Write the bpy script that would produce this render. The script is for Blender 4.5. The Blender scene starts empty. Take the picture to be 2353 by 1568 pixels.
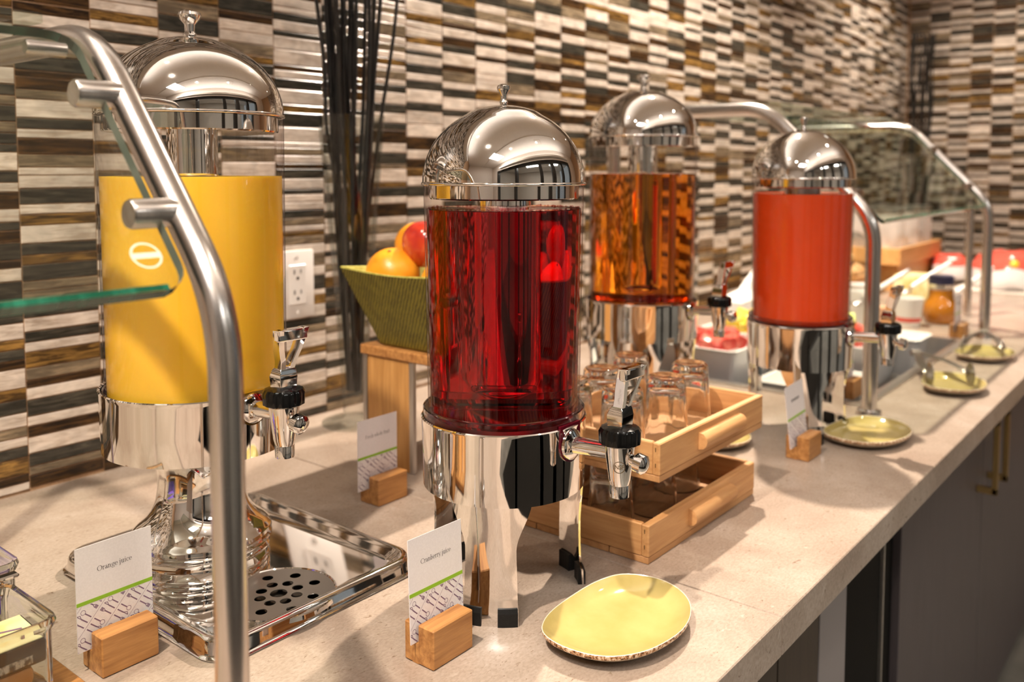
import bpy, bmesh, math, random
from mathutils import Vector, Matrix
random.seed(7)
R = math.radians
PI = math.pi
sc = bpy.context.scene
col = sc.collection

# ------------------------------------------------------------------ camera, world, lights, exposure
# world: X runs along the tiled wall, Y points to the wall, Z = 0 is the worktop surface
cam_d = bpy.data.cameras.new('camera')
cam = bpy.data.objects.new('camera', cam_d)
col.objects.link(cam)
cam.location = (0, 0, 0.468)
cam.rotation_euler = (R(90 - 3.9), 0, R(39.046 - 90))
cam_d.sensor_width = 36.0
cam_d.lens = 2040.0 / 2353.0 * 36.0
cam_d.shift_y = -255.0 / 2353.0
cam_d.clip_start = 0.02
cam_d.clip_end = 60
cam_d.dof.use_dof = True
cam_d.dof.focus_distance = 0.88
cam_d.dof.aperture_fstop = 4.4
sc.camera = cam

world = bpy.data.worlds.new('world')
sc.world = world
world.use_nodes = True
world.node_tree.nodes['Background'].inputs[0].default_value = (0.9, 0.95, 1.0, 1)
world.node_tree.nodes['Background'].inputs[1].default_value = 0.25

sc.view_settings.view_transform = 'Standard'
sc.view_settings.look = 'None'
sc.view_settings.exposure = 0.12
sc.view_settings.gamma = 1.0
sc.view_settings.use_curve_mapping = False
cy = sc.cycles
cy.max_bounces = 18
cy.diffuse_bounces = 4
cy.glossy_bounces = 12
cy.transmission_bounces = 14
cy.transparent_max_bounces = 24
cy.sample_clamp_indirect = 5.0
cy.caustics_reflective = False
cy.caustics_refractive = True
cy.blur_glossy = 0.3
cy.use_denoising = True

CEIL = 2.05
WY = 1.3435          # front face of the tiles on the long wall
WX = 4.945           # face of the end wall
WARM = (1.0, 0.86, 0.71)
DOWNLIGHTS = [       # x, y, watts, cone degrees, blend
    (-0.36, 0.47, 240, 104, 0.6),
    (0.02, -0.35, 30, 104, 0.6),
    (0.10, 1.10, 26, 96, 0.7),
    (2.25, 1.06, 430, 110, 0.6),
    (2.40, -0.10, 18, 104, 0.7),
    (4.20, 0.75, 150, 106, 0.7),
    (1.2, -0.45, 12, 120, 0.7),
]
for i, (x, y, w, a, b) in enumerate(DOWNLIGHTS):
    ld = bpy.data.lights.new('downlight_lamp', 'SPOT')
    ld.energy = w
    ld.color = WARM
    ld.spot_size = R(a)
    ld.spot_blend = b
    ld.shadow_soft_size = 0.028
    lo = bpy.data.objects.new('downlight_lamp', ld)
    lo.location = (x, y, CEIL - 0.035)
    col.objects.link(lo)
# one square panel near the viewer, two lobby panels, and two made-up upward strips added to brighten the ceiling
for (x, y, z, w, sx, sy, up) in [(-1.0, -0.3, CEIL - 0.02, 36, 0.6, 0.6, 0), (0.2, -2.6, CEIL - 0.02, 55, 1.2, 1.2, 0), (2.6, -2.6, CEIL - 0.02, 55, 1.2, 1.2, 0), (0.8, -0.86, 1.47, 20, 4.2, 0.12, 1), (0.9, 1.26, 1.62, 16, 4.0, 0.08, 2)]:
    ld = bpy.data.lights.new('panel_or_fill_lamp', 'AREA')
    ld.shape = 'RECTANGLE'
    ld.size = sx
    ld.size_y = sy
    ld.energy = w
    ld.color = (1.0, 0.95, 0.90)
    lo = bpy.data.objects.new('panel_or_fill_lamp', ld)
    lo.location = (x, y, z)
    if up: lo.rotation_euler = (R(180 + (12 if up == 1 else -20)), 0, 0)
    col.objects.link(lo)

# ------------------------------------------------------------------ helpers
def tag(o, label=None, cat=None, group=None, kind=None):
    if label: o['label'] = label
    if cat: o['category'] = cat
    if group: o['group'] = group
    if kind: o['kind'] = kind
    return o

def thing(name, label, cat, loc=(0, 0, 0), rz=0, group=None):
    o = bpy.data.objects.new(name, None)
    o.empty_display_size = 0.02
    col.objects.link(o)
    o.location = loc
    o.rotation_euler = (0, 0, rz)
    return tag(o, label, cat, group)

def copy_tree(o, parent=None):
    c = o.copy()
    col.objects.link(c)
    if parent: c.parent = parent
    for ch in list(o.children):
        copy_tree(ch, c)
    return c

class MB:
    """collects shapes into one mesh"""
    def __init__(s):
        s.bm = bmesh.new()
    def quad(s, pts):
        s.bm.faces.new([s.bm.verts.new(p) for p in pts])
        return s
    def box(s, x0, x1, y0, y1, z0, z1, bev=0.0, seg=1, mat=None):
        r = bmesh.ops.create_cube(s.bm, size=1.0)
        vs = r['verts']
        for v in vs:
            v.co = Vector(((x0 + x1) / 2 + v.co.x * (x1 - x0), (y0 + y1) / 2 + v.co.y * (y1 - y0), (z0 + z1) / 2 + v.co.z * (z1 - z0)))
        if bev:
            es = list({e for v in vs for e in v.link_edges})
            q = bmesh.ops.bevel(s.bm, geom=es, offset=bev, segments=seg, affect='EDGES', profile=0.5)
            vs = list({v for f in q['faces'] for v in f.verts} | {v for v in vs if v.is_valid})
        if mat is not None:
            bmesh.ops.transform(s.bm, matrix=mat, verts=vs)
        return s
    def lathe(s, prof, seg=48, cx=0, cy=0, mod=None, closed=False):
        rings = []
        for r, z in prof:
            if r <= 1e-6:
                rings.append([s.bm.verts.new((cx, cy, z))])
            else:
                ring = []
                for k in range(seg):
                    a = 2 * PI * k / seg
                    rr = r if mod is None else mod(r, z, a)
                    ring.append(s.bm.verts.new((cx + rr * math.cos(a), cy + rr * math.sin(a), z)))
                rings.append(ring)
        n = len(rings)
        for i in range(n if closed else n - 1):
            A, B = rings[i], rings[(i + 1) % n]
            for k in range(seg):
                k2 = (k + 1) % seg
                if len(A) == 1 and len(B) == 1: continue
                if len(A) == 1: s.bm.faces.new((A[0], B[k], B[k2]))
                elif len(B) == 1: s.bm.faces.new((A[k], A[k2], B[0]))
                else: s.bm.faces.new((A[k], A[k2], B[k2], B[k]))
        return s
    def tube(s, pts, rad, seg=12, caps=True, flat=None):
        pts = [Vector(p) for p in pts]
        n = len(pts)
        rads = rad if isinstance(rad, (list, tuple)) else [rad] * n
        rings = []
        up = None
        for i in range(n):
            t = (pts[min(i + 1, n - 1)] - pts[max(i - 1, 0)]).normalized()
            if up is None:
                up = Vector((0, 0, 1)) if abs(t.z) < 0.9 else Vector((1, 0, 0))
            side = t.cross(up).normalized()
            up = side.cross(t).normalized()
            a2 = flat if flat else 1.0
            rings.append([s.bm.verts.new(pts[i] + rads[i] * (math.cos(2 * PI * k / seg) * side + a2 * math.sin(2 * PI * k / seg) * up)) for k in range(seg)])
        for i in range(n - 1):
            for k in range(seg):
                k2 = (k + 1) % seg
                s.bm.faces.new((rings[i][k], rings[i][k2], rings[i + 1][k2], rings[i + 1][k]))
        if caps:
            s.bm.faces.new(rings[0][::-1])
            s.bm.faces.new(rings[-1])
        return s
    def cyl(s, p0, p1, r0, r1=None, seg=24, caps=True):
        return s.tube([p0, p1], [r0, r0 if r1 is None else r1], seg, caps)
    def loops(s, rings, cap0=True, cap1=True):
        vs = [[s.bm.verts.new(p) for p in ring] for ring in rings]
        n = len(vs[0])
        for i in range(len(vs) - 1):
            for k in range(n):
                k2 = (k + 1) % n
                s.bm.faces.new((vs[i][k], vs[i][k2], vs[i + 1][k2], vs[i + 1][k]))
        if cap0: s.bm.faces.new(vs[0][::-1])
        if cap1: s.bm.faces.new(vs[-1])
        return s
    def ball(s, c, rx, ry=None, rz=None, sub=3, jit=0.0):
        r = bmesh.ops.create_icosphere(s.bm, subdivisions=sub, radius=1.0)
        for v in r['verts']:
            k = 1 + random.uniform(-jit, jit)
            v.co = Vector((c[0] + v.co.x * rx * k, c[1] + v.co.y * (ry or rx) * k, c[2] + v.co.z * (rz or rx) * k))
        return s
    def solidgrid(s, f, nu, nv, closed_u=False):
        g = [[s.bm.verts.new(f(i / nu, j / nv)) for j in range(nv + 1)] for i in range(nu + 1)]
        for i in range(nu):
            for j in range(nv):
                s.bm.faces.new((g[i][j], g[i + 1][j], g[i + 1][j + 1], g[i][j + 1]))
        return s
    def build(s, name, mat, parent=None, smooth=True, ang=35, loc=None):
        bmesh.ops.remove_doubles(s.bm, verts=s.bm.verts, dist=1e-6)
        bmesh.ops.recalc_face_normals(s.bm, faces=s.bm.faces)
        me = bpy.data.meshes.new(name)
        s.bm.to_mesh(me)
        s.bm.free()
        if smooth:
            me.shade_smooth()
            me.set_sharp_from_angle(angle=R(ang))
        return link(name, me, mat, parent, loc)

def link(name, me, mat, parent=None, loc=None):
    if mat is not None and not me.materials:
        me.materials.append(mat)
    o = bpy.data.objects.new(name, me)
    col.objects.link(o)
    if parent is not None: o.parent = parent
    if loc is not None: o.location = loc
    return o

def fillet(pts, r, n=8):
    """round the corners of a polyline"""
    pts = [Vector(p) for p in pts]
    out = [pts[0]]
    for i in range(1, len(pts) - 1):
        a, b, c = pts[i - 1], pts[i], pts[i + 1]
        d = min(r, (a - b).length * 0.49, (c - b).length * 0.49)
        p, q = b + (a - b).normalized() * d, b + (c - b).normalized() * d
        for k in range(n + 1):
            t = k / n
            out.append((1 - t) ** 2 * p + 2 * t * (1 - t) * b + t * t * q)
    out.append(pts[-1])
    return out

def spline(pts, n=8, closed=True):
    m = len(pts)
    out = []
    for i in range(m if closed else m - 1):
        P = [Vector(pts[(i + k) % m]) if closed else Vector(pts[max(0, min(m - 1, i + k))]) for k in (-1, 0, 1, 2)]
        for k in range(n):
            t = k / n
            out.append(0.5 * ((2 * P[1]) + (P[2] - P[0]) * t + (2 * P[0] - 5 * P[1] + 4 * P[2] - P[3]) * t * t + (3 * P[1] - P[0] - 3 * P[2] + P[3]) * t ** 3))
    if not closed: out.append(Vector(pts[-1]))
    return out

def rrect(x0, x1, y0, y1, r, z, n=6):
    out = []
    for cx, cy, a0 in ((x1 - r, y1 - r, 0), (x0 + r, y1 - r, 90), (x0 + r, y0 + r, 180), (x1 - r, y0 + r, 270)):
        for k in range(n + 1):
            a = R(a0 + 90 * k / n)
            out.append((cx + r * math.cos(a), cy + r * math.sin(a), z))
    return out

def curve_sheet(outlines, depth):
    """flat sheet with holes, from closed 2D outlines"""
    cu = bpy.data.curves.new('sheet', 'CURVE')
    cu.dimensions = '2D'
    cu.fill_mode = 'BOTH'
    cu.extrude = depth / 2
    for pts in outlines:
        sp = cu.splines.new('POLY')
        sp.points.add(len(pts) - 1)
        for i, p in enumerate(pts): sp.points[i].co = (p[0], p[1], 0, 1)
        sp.use_cyclic_u = True
    return curve_to_mesh(cu)

def curve_to_mesh(cu):
    o = bpy.data.objects.new('tmp', cu)
    col.objects.link(o)
    dg = bpy.context.evaluated_depsgraph_get()
    me = bpy.data.meshes.new_from_object(o.evaluated_get(dg))
    bpy.data.objects.remove(o)
    bpy.data.curves.remove(cu)
    me.materials.clear()
    return me

def text_mesh(s, size, spacing=1.0, offset=0.0):
    cu = bpy.data.curves.new('text', 'FONT')
    cu.body = s
    cu.size = size
    cu.align_x = 'CENTER'
    cu.align_y = 'CENTER'
    cu.space_character = spacing
    cu.offset = offset
    cu.extrude = 0.00004
    cu.resolution_u = 3
    return curve_to_mesh(cu)

def serif_mesh(s, width):
    """small serif lettering drawn as strokes (x-height = 1), scaled to a width, centred, in the XZ plane"""
    polys = []
    X = [0.0]
    def P4(a, b, c, d): polys.append([(X[0] + p[0], p[1]) for p in (a, b, c, d)])
    def stem(x, y0, y1, w=0.155): P4((x - w / 2, y0), (x + w / 2, y0), (x + w / 2, y1), (x - w / 2, y1))
    def bar(x0, x1, y, w=0.065): P4((x0, y - w / 2 + 0.03), (x1, y - w / 2 + 0.03), (x1, y + w / 2 + 0.03), (x0, y + w / 2 + 0.03))
    def flag(x, y): P4((x - 0.2, y - 0.13), (x - 0.2, y - 0.07), (x + 0.07, y + 0.05), (x + 0.07, y - 0.1))
    def diag(x0, y0, x1, y1, w): P4((x0 - w / 2, y0), (x0 + w / 2, y0), (x1 + w / 2, y1), (x1 - w / 2, y1))
    def arc(cx, cy, rx, ry, a0=0, a1=360, lo=0.06, hi=0.15):
        n = max(6, int((a1 - a0) / 18))
        pr = None
        for k in range(n + 1):
            a = R(a0 + (a1 - a0) * k / n)
            t = (lo + (hi - lo) * abs(math.cos(a)) ** 1.5) / 2
            q = ((cx + (rx + t) * math.cos(a), cy + (ry + t) * math.sin(a)), (cx + (rx - t) * math.cos(a), cy + (ry - t) * math.sin(a)))
            if pr: P4(pr[0], q[0], q[1], pr[1])
            pr = q
    def dot(x, y, r=0.10):
        polys.append([(X[0] + x + r * math.cos(2 * PI * k / 10), y + r * math.sin(2 * PI * k / 10)) for k in range(10)])
    for ch in s:
        w = 0.45
        if ch == 'i': stem(.25, 0, 1); bar(.05, .46, 0); flag(.25, 1); dot(.25, 1.38); w = .52
        elif ch == 'j': stem(.25, -.22, 1); flag(.25, 1); dot(.25, 1.38); arc(.02, -.22, .23, .22, 265, 360); w = .5
        elif ch == 'l': stem(.25, 0, 1.6); bar(.05, .46, 0); flag(.25, 1.6); w = .52
        elif ch == 'r': stem(.25, 0, 1); bar(.05, .48, 0); flag(.25, 1); arc(.52, .62, .25, .32, 70, 165); dot(.62, .86, .095); w = .75
        elif ch in 'nh':
            stem(.25, 0, 1.6 if ch == 'h' else 1); bar(.05, .46, 0); flag(.25, 1.6 if ch == 'h' else 1); arc(.53, .6, .26, .34, 0, 165); stem(.79, 0, .62); bar(.6, 1.0, 0); w = 1.08
        elif ch == 'u': stem(.25, .33, 1); flag(.25, 1); arc(.5, .34, .25, .31, 180, 345); stem(.77, 0, 1); flag(.77, 1); bar(.77, .97, 0); w = 1.06
        elif ch == 'a': arc(.38, .27, .24, .25); stem(.64, .05, .7); arc(.4, .68, .24, .27, 0, 165, .06, .13); bar(.64, .84, 0); w = .88
        elif ch == 'e': arc(.45, .5, .35, .47, 0, 318); bar(.12, .82, .5); w = .9
        elif ch == 'c': arc(.45, .5, .35, .47, 55, 312); dot(.66, .82, .09); w = .84
        elif ch == 'o': arc(.48, .5, .37, .47); w = .98
        elif ch == 'g': arc(.42, .64, .27, .31); arc(.45, -.18, .37, .24, lo=.06, hi=.11); diag(.26, .36, .24, .06, .1); bar(.6, .88, .92, .09); w = .92
        elif ch == 'b': stem(.2, 0, 1.6); flag(.2, 1.6); arc(.5, .48, .31, .46, -165, 165); w = .98
        elif ch == 'y': diag(.14, 1, .5, .02, .16); diag(.86, 1, .34, -.45, .07); bar(0, .32, .95); bar(.7, 1.0, .95); dot(.28, -.42, .08); w = .98
        elif ch == 's': arc(.37, .73, .21, .23, 40, 270, .07, .12); arc(.39, .27, .24, .24, -150, 90, .07, .13); w = .76
        elif ch == 'w':
            diag(.14, 1, .44, 0, .15); diag(.44, 0, .7, 1, .07); diag(.7, 1, 1.0, 0, .15); diag(1.0, 0, 1.28, 1, .07); bar(0, .3, .95); bar(.55, .85, .95); bar(1.12, 1.42, .95); w = 1.4
        elif ch == 'f': stem(.28, 0, 1.3); arc(.48, 1.28, .2, .28, 50, 180); bar(.05, .58, .93); bar(.08, .5, 0); dot(.6, 1.48, .08); w = .6
        elif ch == 't': stem(.28, .2, 1.3); arc(.46, .2, .18, .18, 180, 300); bar(.05, .6, .93); w = .64
        elif ch == 'O': arc(.75, .73, .63, .72, lo=.06, hi=.18); w = 1.5
        elif ch == 'C': arc(.72, .73, .62, .72, 45, 315, .06, .18); diag(1.2, 1.05, 1.2, 1.44, .06); w = 1.36
        elif ch == 'F': stem(.3, 0, 1.45, .17); bar(.08, .58, 0); bar(.1, 1.05, 1.39); bar(.3, .8, .74); diag(1.05, 1.42, 1.05, 1.1, .06); w = 1.12
        X[0] += w
    k = width / X[0]
    vs, fs = [], []
    for p in polys:
        fs.append(tuple(range(len(vs), len(vs) + len(p))))
        vs += [((q[0] - X[0] / 2) * k, 0, (q[1] - 0.5) * k) for q in p]
    me = bpy.data.meshes.new('lettering')
    me.from_pydata(vs, [], fs)
    return me

def circ(cx, cy, r, n=20):
    return [(cx + r * math.cos(2 * PI * k / n), cy + r * math.sin(2 * PI * k / n)) for k in range(n)]

# ------------------------------------------------------------------ materials
class NT:
    def __init__(s, name):
        s.m = bpy.data.materials.new(name)
        s.m.use_nodes = True
        s.t = s.m.node_tree
        s.n = s.t.nodes
        s.b = s.n['Principled BSDF']
        s.out = s.n['Material Output']
    def new(s, typ, **kw):
        n = s.n.new(typ)
        for k, v in kw.items():
            setattr(n, k, v)
        return n
    def lk(s, a, b):
        s.t.links.new(a, b)
    def coord(s, kind='Object', scale=(1, 1, 1), rot=(0, 0, 0), src=None):
        mp = s.new('ShaderNodeMapping')
        mp.inputs['Scale'].default_value = scale
        mp.inputs['Rotation'].default_value = rot
        if src is None:
            src = s.new('ShaderNodeTexCoord').outputs[kind] if kind != 'Position' else s.new('ShaderNodeNewGeometry').outputs['Position']
        s.lk(src, mp.inputs['Vector'])
        return mp.outputs['Vector']
    def noise(s, vec, scale=5, detail=4, rough=0.55, dist=0.0):
        n = s.new('ShaderNodeTexNoise')
        n.inputs['Scale'].default_value = scale
        n.inputs['Detail'].default_value = detail
        n.inputs['Roughness'].default_value = rough
        n.inputs['Distortion'].default_value = dist
        s.lk(vec, n.inputs['Vector'])
        return n.outputs['Fac']
    def ramp(s, fac, stops, interp='LINEAR'):
        r = s.new('ShaderNodeValToRGB')
        r.color_ramp.interpolation = interp
        e = r.color_ramp.elements
        while len(e) < len(stops): e.new(0.5)
        for i, (p, c) in enumerate(stops):
            e[i].position = p
            e[i].color = (*c, 1) if len(c) == 3 else c
        s.lk(fac, r.inputs['Fac'])
        return r.outputs['Color']
    def mix(s, fac, a, b, blend='MIX'):
        m = s.new('ShaderNodeMix', data_type='RGBA', blend_type=blend)
        for sock, v in ((m.inputs['Factor'], fac), (m.inputs['A'], a), (m.inputs['B'], b)):
            if hasattr(v, 'links'): s.lk(v, sock)
            elif isinstance(v, (int, float)): sock.default_value = v
            else: sock.default_value = (*v, 1)
        return m.outputs['Result']
    def bump(s, h, strength=0.2, dist=0.001):
        b = s.new('ShaderNodeBump')
        b.inputs['Strength'].default_value = strength
        b.inputs['Distance'].default_value = dist
        s.lk(h, b.inputs['Height'])
        s.lk(b.outputs['Normal'], s.b.inputs['Normal'])
    def color(s, c):
        if hasattr(c, 'links'): s.lk(c, s.b.inputs['Base Color'])
        else: s.b.inputs['Base Color'].default_value = (*c, 1)
    def set(s, **kw):
        for k, v in kw.items():
            s.b.inputs[k.replace('_', ' ')].default_value = v
        return s

def plain(name, c, rough=0.5, metal=0.0, **kw):
    t = NT(name)
    t.color(c)
    t.set(Roughness=rough, Metallic=metal, **kw)
    return t.m

def speckled(name, c1, c2, scale=60, rough=0.5, lo=0.4, hi=0.65, metal=0.0, bump=0.0, stretch=(1, 1, 1), **kw):
    t = NT(name)
    f = t.noise(t.coord('Object', stretch), scale)
    t.color(t.ramp(f, [(lo, c1), (hi, c2)]))
    t.set(Roughness=rough, Metallic=metal, **kw)
    if bump: t.bump(f, bump)
    return t.m

def thin_clear(name, tint=(1, 1, 1), edge=(0.75, 0.78, 0.76), ior=1.45):
    t = NT(name)
    tr = t.new('ShaderNodeBsdfTransparent')
    gl = t.new('ShaderNodeBsdfGlossy')
    gl.inputs['Roughness'].default_value = 0.0
    lw = t.new('ShaderNodeLayerWeight')
    lw.inputs['Blend'].default_value = 0.5
    p = t.new('ShaderNodeMath', operation='POWER')
    t.lk(lw.outputs['Facing'], p.inputs[0])
    p.inputs[1].default_value = 2.0
    t.lk(t.mix(p.outputs[0], tint, edge), tr.inputs['Color'])
    r0 = ((ior - 1) / (ior + 1)) ** 2
    p5 = t.new('ShaderNodeMath', operation='POWER')
    t.lk(lw.outputs['Facing'], p5.inputs[0])
    p5.inputs[1].default_value = 5.0
    fr = t.new('ShaderNodeMath', operation='MULTIPLY_ADD')
    t.lk(p5.outputs[0], fr.inputs[0])
    fr.inputs[1].default_value = 0.38 * (1 - r0)
    fr.inputs[2].default_value = r0
    mx = t.new('ShaderNodeMixShader')
    t.lk(fr.outputs[0], mx.inputs['Fac'])
    t.lk(tr.outputs[0], mx.inputs[1])
    t.lk(gl.outputs[0], mx.inputs[2])
    t.lk(mx.outputs[0], t.out.inputs['Surface'])
    return t.m

def liquid(name, absorb, density, ior=1.34):
    t = NT(name)
    t.color((1, 1, 1))
    t.set(Roughness=0.0, IOR=ior)
    t.b.inputs['Transmission Weight'].default_value = 1.0
    v = t.new('ShaderNodeVolumeAbsorption')
    v.inputs['Color'].default_value = (*absorb, 1)
    v.inputs['Density'].default_value = density
    t.lk(v.outputs[0], t.out.inputs['Volume'])
    return t.m

def wood(name, c1, c2, axis='x', scale=1.0, rough=0.5, layers=None):
    """fine straight grain along one axis; layers = thickness of glued strips"""
    t = NT(name)
    k = {'x': (6, 90, 90), 'y': (90, 6, 90), 'z': (90, 90, 6)}[axis]
    k = tuple(v * scale for v in k)
    vec = t.coord('Object', k)
    f = t.noise(vec, 1.6, 5, 0.6, 0.4)
    g = t.ramp(f, [(0.32, c1), (0.68, c2)])
    if layers:
        lv = t.coord('Object', {'z': (0.001, 0.001, 1 / layers), 'y': (0.001, 1 / layers, 0.001), 'x': (1 / layers, 0.001, 0.001)}[layers and ('z' if axis != 'z' else 'y')])
        w = t.new('ShaderNodeTexWhiteNoise', noise_dimensions='3D')
        fl = t.new('ShaderNodeVectorMath', operation='FLOOR')
        t.lk(lv, fl.inputs[0])
        t.lk(fl.outputs[0], w.inputs['Vector'])
        g = t.mix(t.ramp(w.outputs['Value'], [(0.0, (0.25, 0.25, 0.25)), (1.0, (0.0, 0.0, 0.0))]), g, c1, 'MIX')
    t.color(g)
    t.set(Roughness=rough)
    t.bump(f, 0.15, 0.0005)
    return t.m

M = {}
M['chrome'] = plain('chrome', (0.86, 0.84, 0.82), 0.035, 1.0)
def brushed(name, c, rough, axis_scale):
    t = NT(name)
    f = t.noise(t.coord('Object', axis_scale), 1.0, 3)
    t.color(t.ramp(f, [(0.3, tuple(v * 0.88 for v in c)), (0.7, c)]))
    t.set(Metallic=1.0, Roughness=rough)
    t.bump(f, 0.04, 0.0003)
    return t.m
M['steel'] = brushed('brushed_steel', (0.68, 0.64, 0.61), 0.24, (500, 500, 12))
M['steel_flat'] = brushed('brushed_steel_sheet', (0.66, 0.63, 0.60), 0.3, (10, 700, 700))
M['satin'] = plain('satin_steel', (0.62, 0.60, 0.58), 0.33, 1.0)
M['black'] = plain('black_plastic', (0.003, 0.003, 0.003), 0.14, Specular_IOR_Level=0.35)
M['rubber'] = speckled('black_rubber', (0.004, 0.004, 0.004), (0.008, 0.008, 0.008), 900, 0.5, bump=0.1, Specular_IOR_Level=0.3)
M['acrylic'] = thin_clear('clear_acrylic', (0.97, 0.96, 0.95), (0.70, 0.66, 0.66))
M['pane'] = thin_clear('guard_glass', (0.93, 0.95, 0.92), (0.75, 0.83, 0.76), 1.5)
M['clear'] = thin_clear('clear_glass', (0.96, 0.97, 0.96), (0.55, 0.57, 0.55), 1.5)
def glassy(name, c, rough=0.0, ior=1.5):
    t = NT(name)
    t.color(c)
    t.set(Roughness=rough, IOR=ior)
    t.b.inputs['Transmission Weight'].default_value = 1.0
    return t.m
M['glass'] = glassy('tumbler_glass', (0.985, 0.985, 0.975))
M['flange'] = glassy('tinted_acrylic', (0.72, 0.64, 0.70), 0.02, 1.3)
M['green_edge'] = speckled('green_glass_edge', (0.003, 0.055, 0.030), (0.03, 0.22, 0.135), 55, 0.12, 0.45, 0.75, stretch=(1, 0.02, 0.02))
M['dark_edge'] = plain('glass_side_edge', (0.10, 0.12, 0.10), 0.1)
M['cranberry'] = liquid('cranberry_juice', (0.90, 0.04, 0.20), 50)
M['apple'] = liquid('apple_juice', (0.965, 0.70, 0.06), 26)
def opaque_juice(name, c1, c2, sss):
    t = NT(name)
    f = t.noise(t.coord('Object', (6, 6, 2.5)), 1.5, 3)
    t.color(t.ramp(f, [(0.35, c1), (0.7, c2)]))
    t.set(Roughness=0.18)
    t.b.inputs['Subsurface Weight'].default_value = 0.15
    t.b.inputs['Subsurface Radius'].default_value = sss
    t.b.inputs['Subsurface Scale'].default_value = 0.02
    return t.m
M['orange_juice'] = opaque_juice('orange_juice', (0.92, 0.52, 0.035), (0.96, 0.58, 0.06), (1.0, 0.45, 0.05))
M['guava_juice'] = opaque_juice('guava_juice', (0.84, 0.075, 0.014), (0.90, 0.10, 0.022), (1.0, 0.15, 0.05))
M['foam'] = thin_clear('pink_foam', (0.95, 0.78, 0.78), (0.65, 0.35, 0.38))
M['honey'] = plain('honey', (0.66, 0.24, 0.012), 0.15, Transmission_Weight=0.25)
M['white'] = plain('white_plastic', (0.78, 0.73, 0.70), 0.3)
M['dish'] = plain('white_melamine', (0.86, 0.84, 0.81), 0.16)
M['card'] = speckled('card_paper', (0.75, 0.71, 0.72), (0.79, 0.75, 0.76), 500, 0.32)
M['green'] = plain('green_print', (0.25, 0.47, 0.02), 0.4)
M['ink'] = plain('black_ink', (0.015, 0.012, 0.015), 0.5)
M['mauve'] = plain('mauve_print', (0.20, 0.12, 0.20), 0.5)
M['etch'] = plain('etched_mark', (0.85, 0.85, 0.82), 0.7, Alpha=0.35)
M['bamboo'] = wood('bamboo', (0.27, 0.105, 0.028), (0.56, 0.28, 0.090), 'x', 1.0, 0.42, 0.0065)
M['bamboo_end'] = wood('bamboo_panel', (0.42, 0.20, 0.055), (0.62, 0.33, 0.11), 'z', 1.0, 0.42, 0.012)
M['crate'] = wood('crate_wood', (0.46, 0.22, 0.08), (0.66, 0.37, 0.16), 'x', 0.7, 0.5)
M['crate_y'] = wood('crate_wood_cross', (0.46, 0.22, 0.08), (0.66, 0.37, 0.16), 'y', 0.7, 0.5)
M['crate_dark'] = wood('crate_floor_wood', (0.40, 0.19, 0.07), (0.56, 0.30, 0.13), 'x', 0.7, 0.6)
M['box_wood'] = wood('box_wood', (0.55, 0.27, 0.08), (0.72, 0.40, 0.15), 'x', 0.6, 0.5)
M['glaze'] = speckled('olive_glaze', (0.40, 0.315, 0.105), (0.475, 0.378, 0.145), 22, 0.09, 0.35, 0.7, Coat_Weight=0.4)
def rim_mat():
    t = NT('speckled_rim')
    f = t.noise(t.coord('Object', (1, 1, 1)), 260, 4, 0.7)
    t.color(t.ramp(f, [(0.42, (0.74, 0.60, 0.44)), (0.52, (0.40, 0.17, 0.05)), (0.60, (0.05, 0.02, 0.008))]))
    t.set(Roughness=0.25)
    return t.m
M['rim'] = rim_mat()
M['rim_cream'] = plain('cream_rim', (0.82, 0.74, 0.60), 0.15)
M['foot'] = plain('unglazed_base', (0.42, 0.36, 0.28), 0.6)
M['twig'] = speckled('black_twig', (0.006, 0.006, 0.006), (0.025, 0.022, 0.02), 120, 0.4, bump=0.2, stretch=(1, 1, 0.2))
def weave(name):
    t = NT(name)
    vec = t.coord('Object', (1, 1, 1))
    w1 = t.new('ShaderNodeTexWave', wave_type='BANDS', bands_direction='DIAGONAL')
    w1.inputs['Scale'].default_value = 95
    w1.inputs['Distortion'].default_value = 2.5
    w1.inputs['Detail'].default_value = 3
    t.lk(vec, w1.inputs['Vector'])
    n = t.noise(vec, 55, 4)
    f = t.mix(0.55, w1.outputs['Color'], n)
    t.color(t.ramp(f, [(0.30, (0.055, 0.045, 0.004)), (0.72, (0.20, 0.165, 0.016))]))
    t.set(Roughness=0.55)
    t.bump(f, 0.5, 0.001)
    return t.m
M['weave'] = weave('woven_green_leaf')
M['weave_light'] = speckled('woven_green_rim', (0.36, 0.33, 0.06), (0.55, 0.52, 0.14), 90, 0.5)
def orange_peel():
    t = NT('orange_peel')
    v = t.coord('Object', (1, 1, 1))
    f = t.noise(v, 260, 2)
    g = t.noise(v, 18, 3)
    t.color(t.ramp(g, [(0.35, (0.74, 0.27, 0.012)), (0.7, (0.86, 0.40, 0.03))]))
    t.set(Roughness=0.33)
    t.bump(f, 0.3, 0.0006)
    return t.m
M['orange'] = orange_peel()
def apple_skin():
    t = NT('apple_skin')
    v = t.coord('Object', (1, 1, 1))
    g = t.noise(v, 16, 4, 0.6, 0.6)
    t.color(t.ramp(g, [(0.30, (0.32, 0.012, 0.012)), (0.52, (0.50, 0.045, 0.02)), (0.78, (0.72, 0.26, 0.07))]))
    t.set(Roughness=0.12)
    return t.m
M['apple_skin'] = apple_skin()
M['stem'] = plain('fruit_stem', (0.10, 0.06, 0.02), 0.6)
M['melon'] = speckled('melon_flesh', (0.62, 0.045, 0.035), (0.80, 0.22, 0.16), 60, 0.3, bump=0.2)
M['pineapple'] = speckled('pineapple_flesh', (0.85, 0.55, 0.02), (0.92, 0.76, 0.22), 60, 0.3, bump=0.2)
M['honeydew'] = speckled('honeydew_flesh', (0.50, 0.62, 0.12), (0.72, 0.80, 0.35), 60, 0.3)
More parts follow.
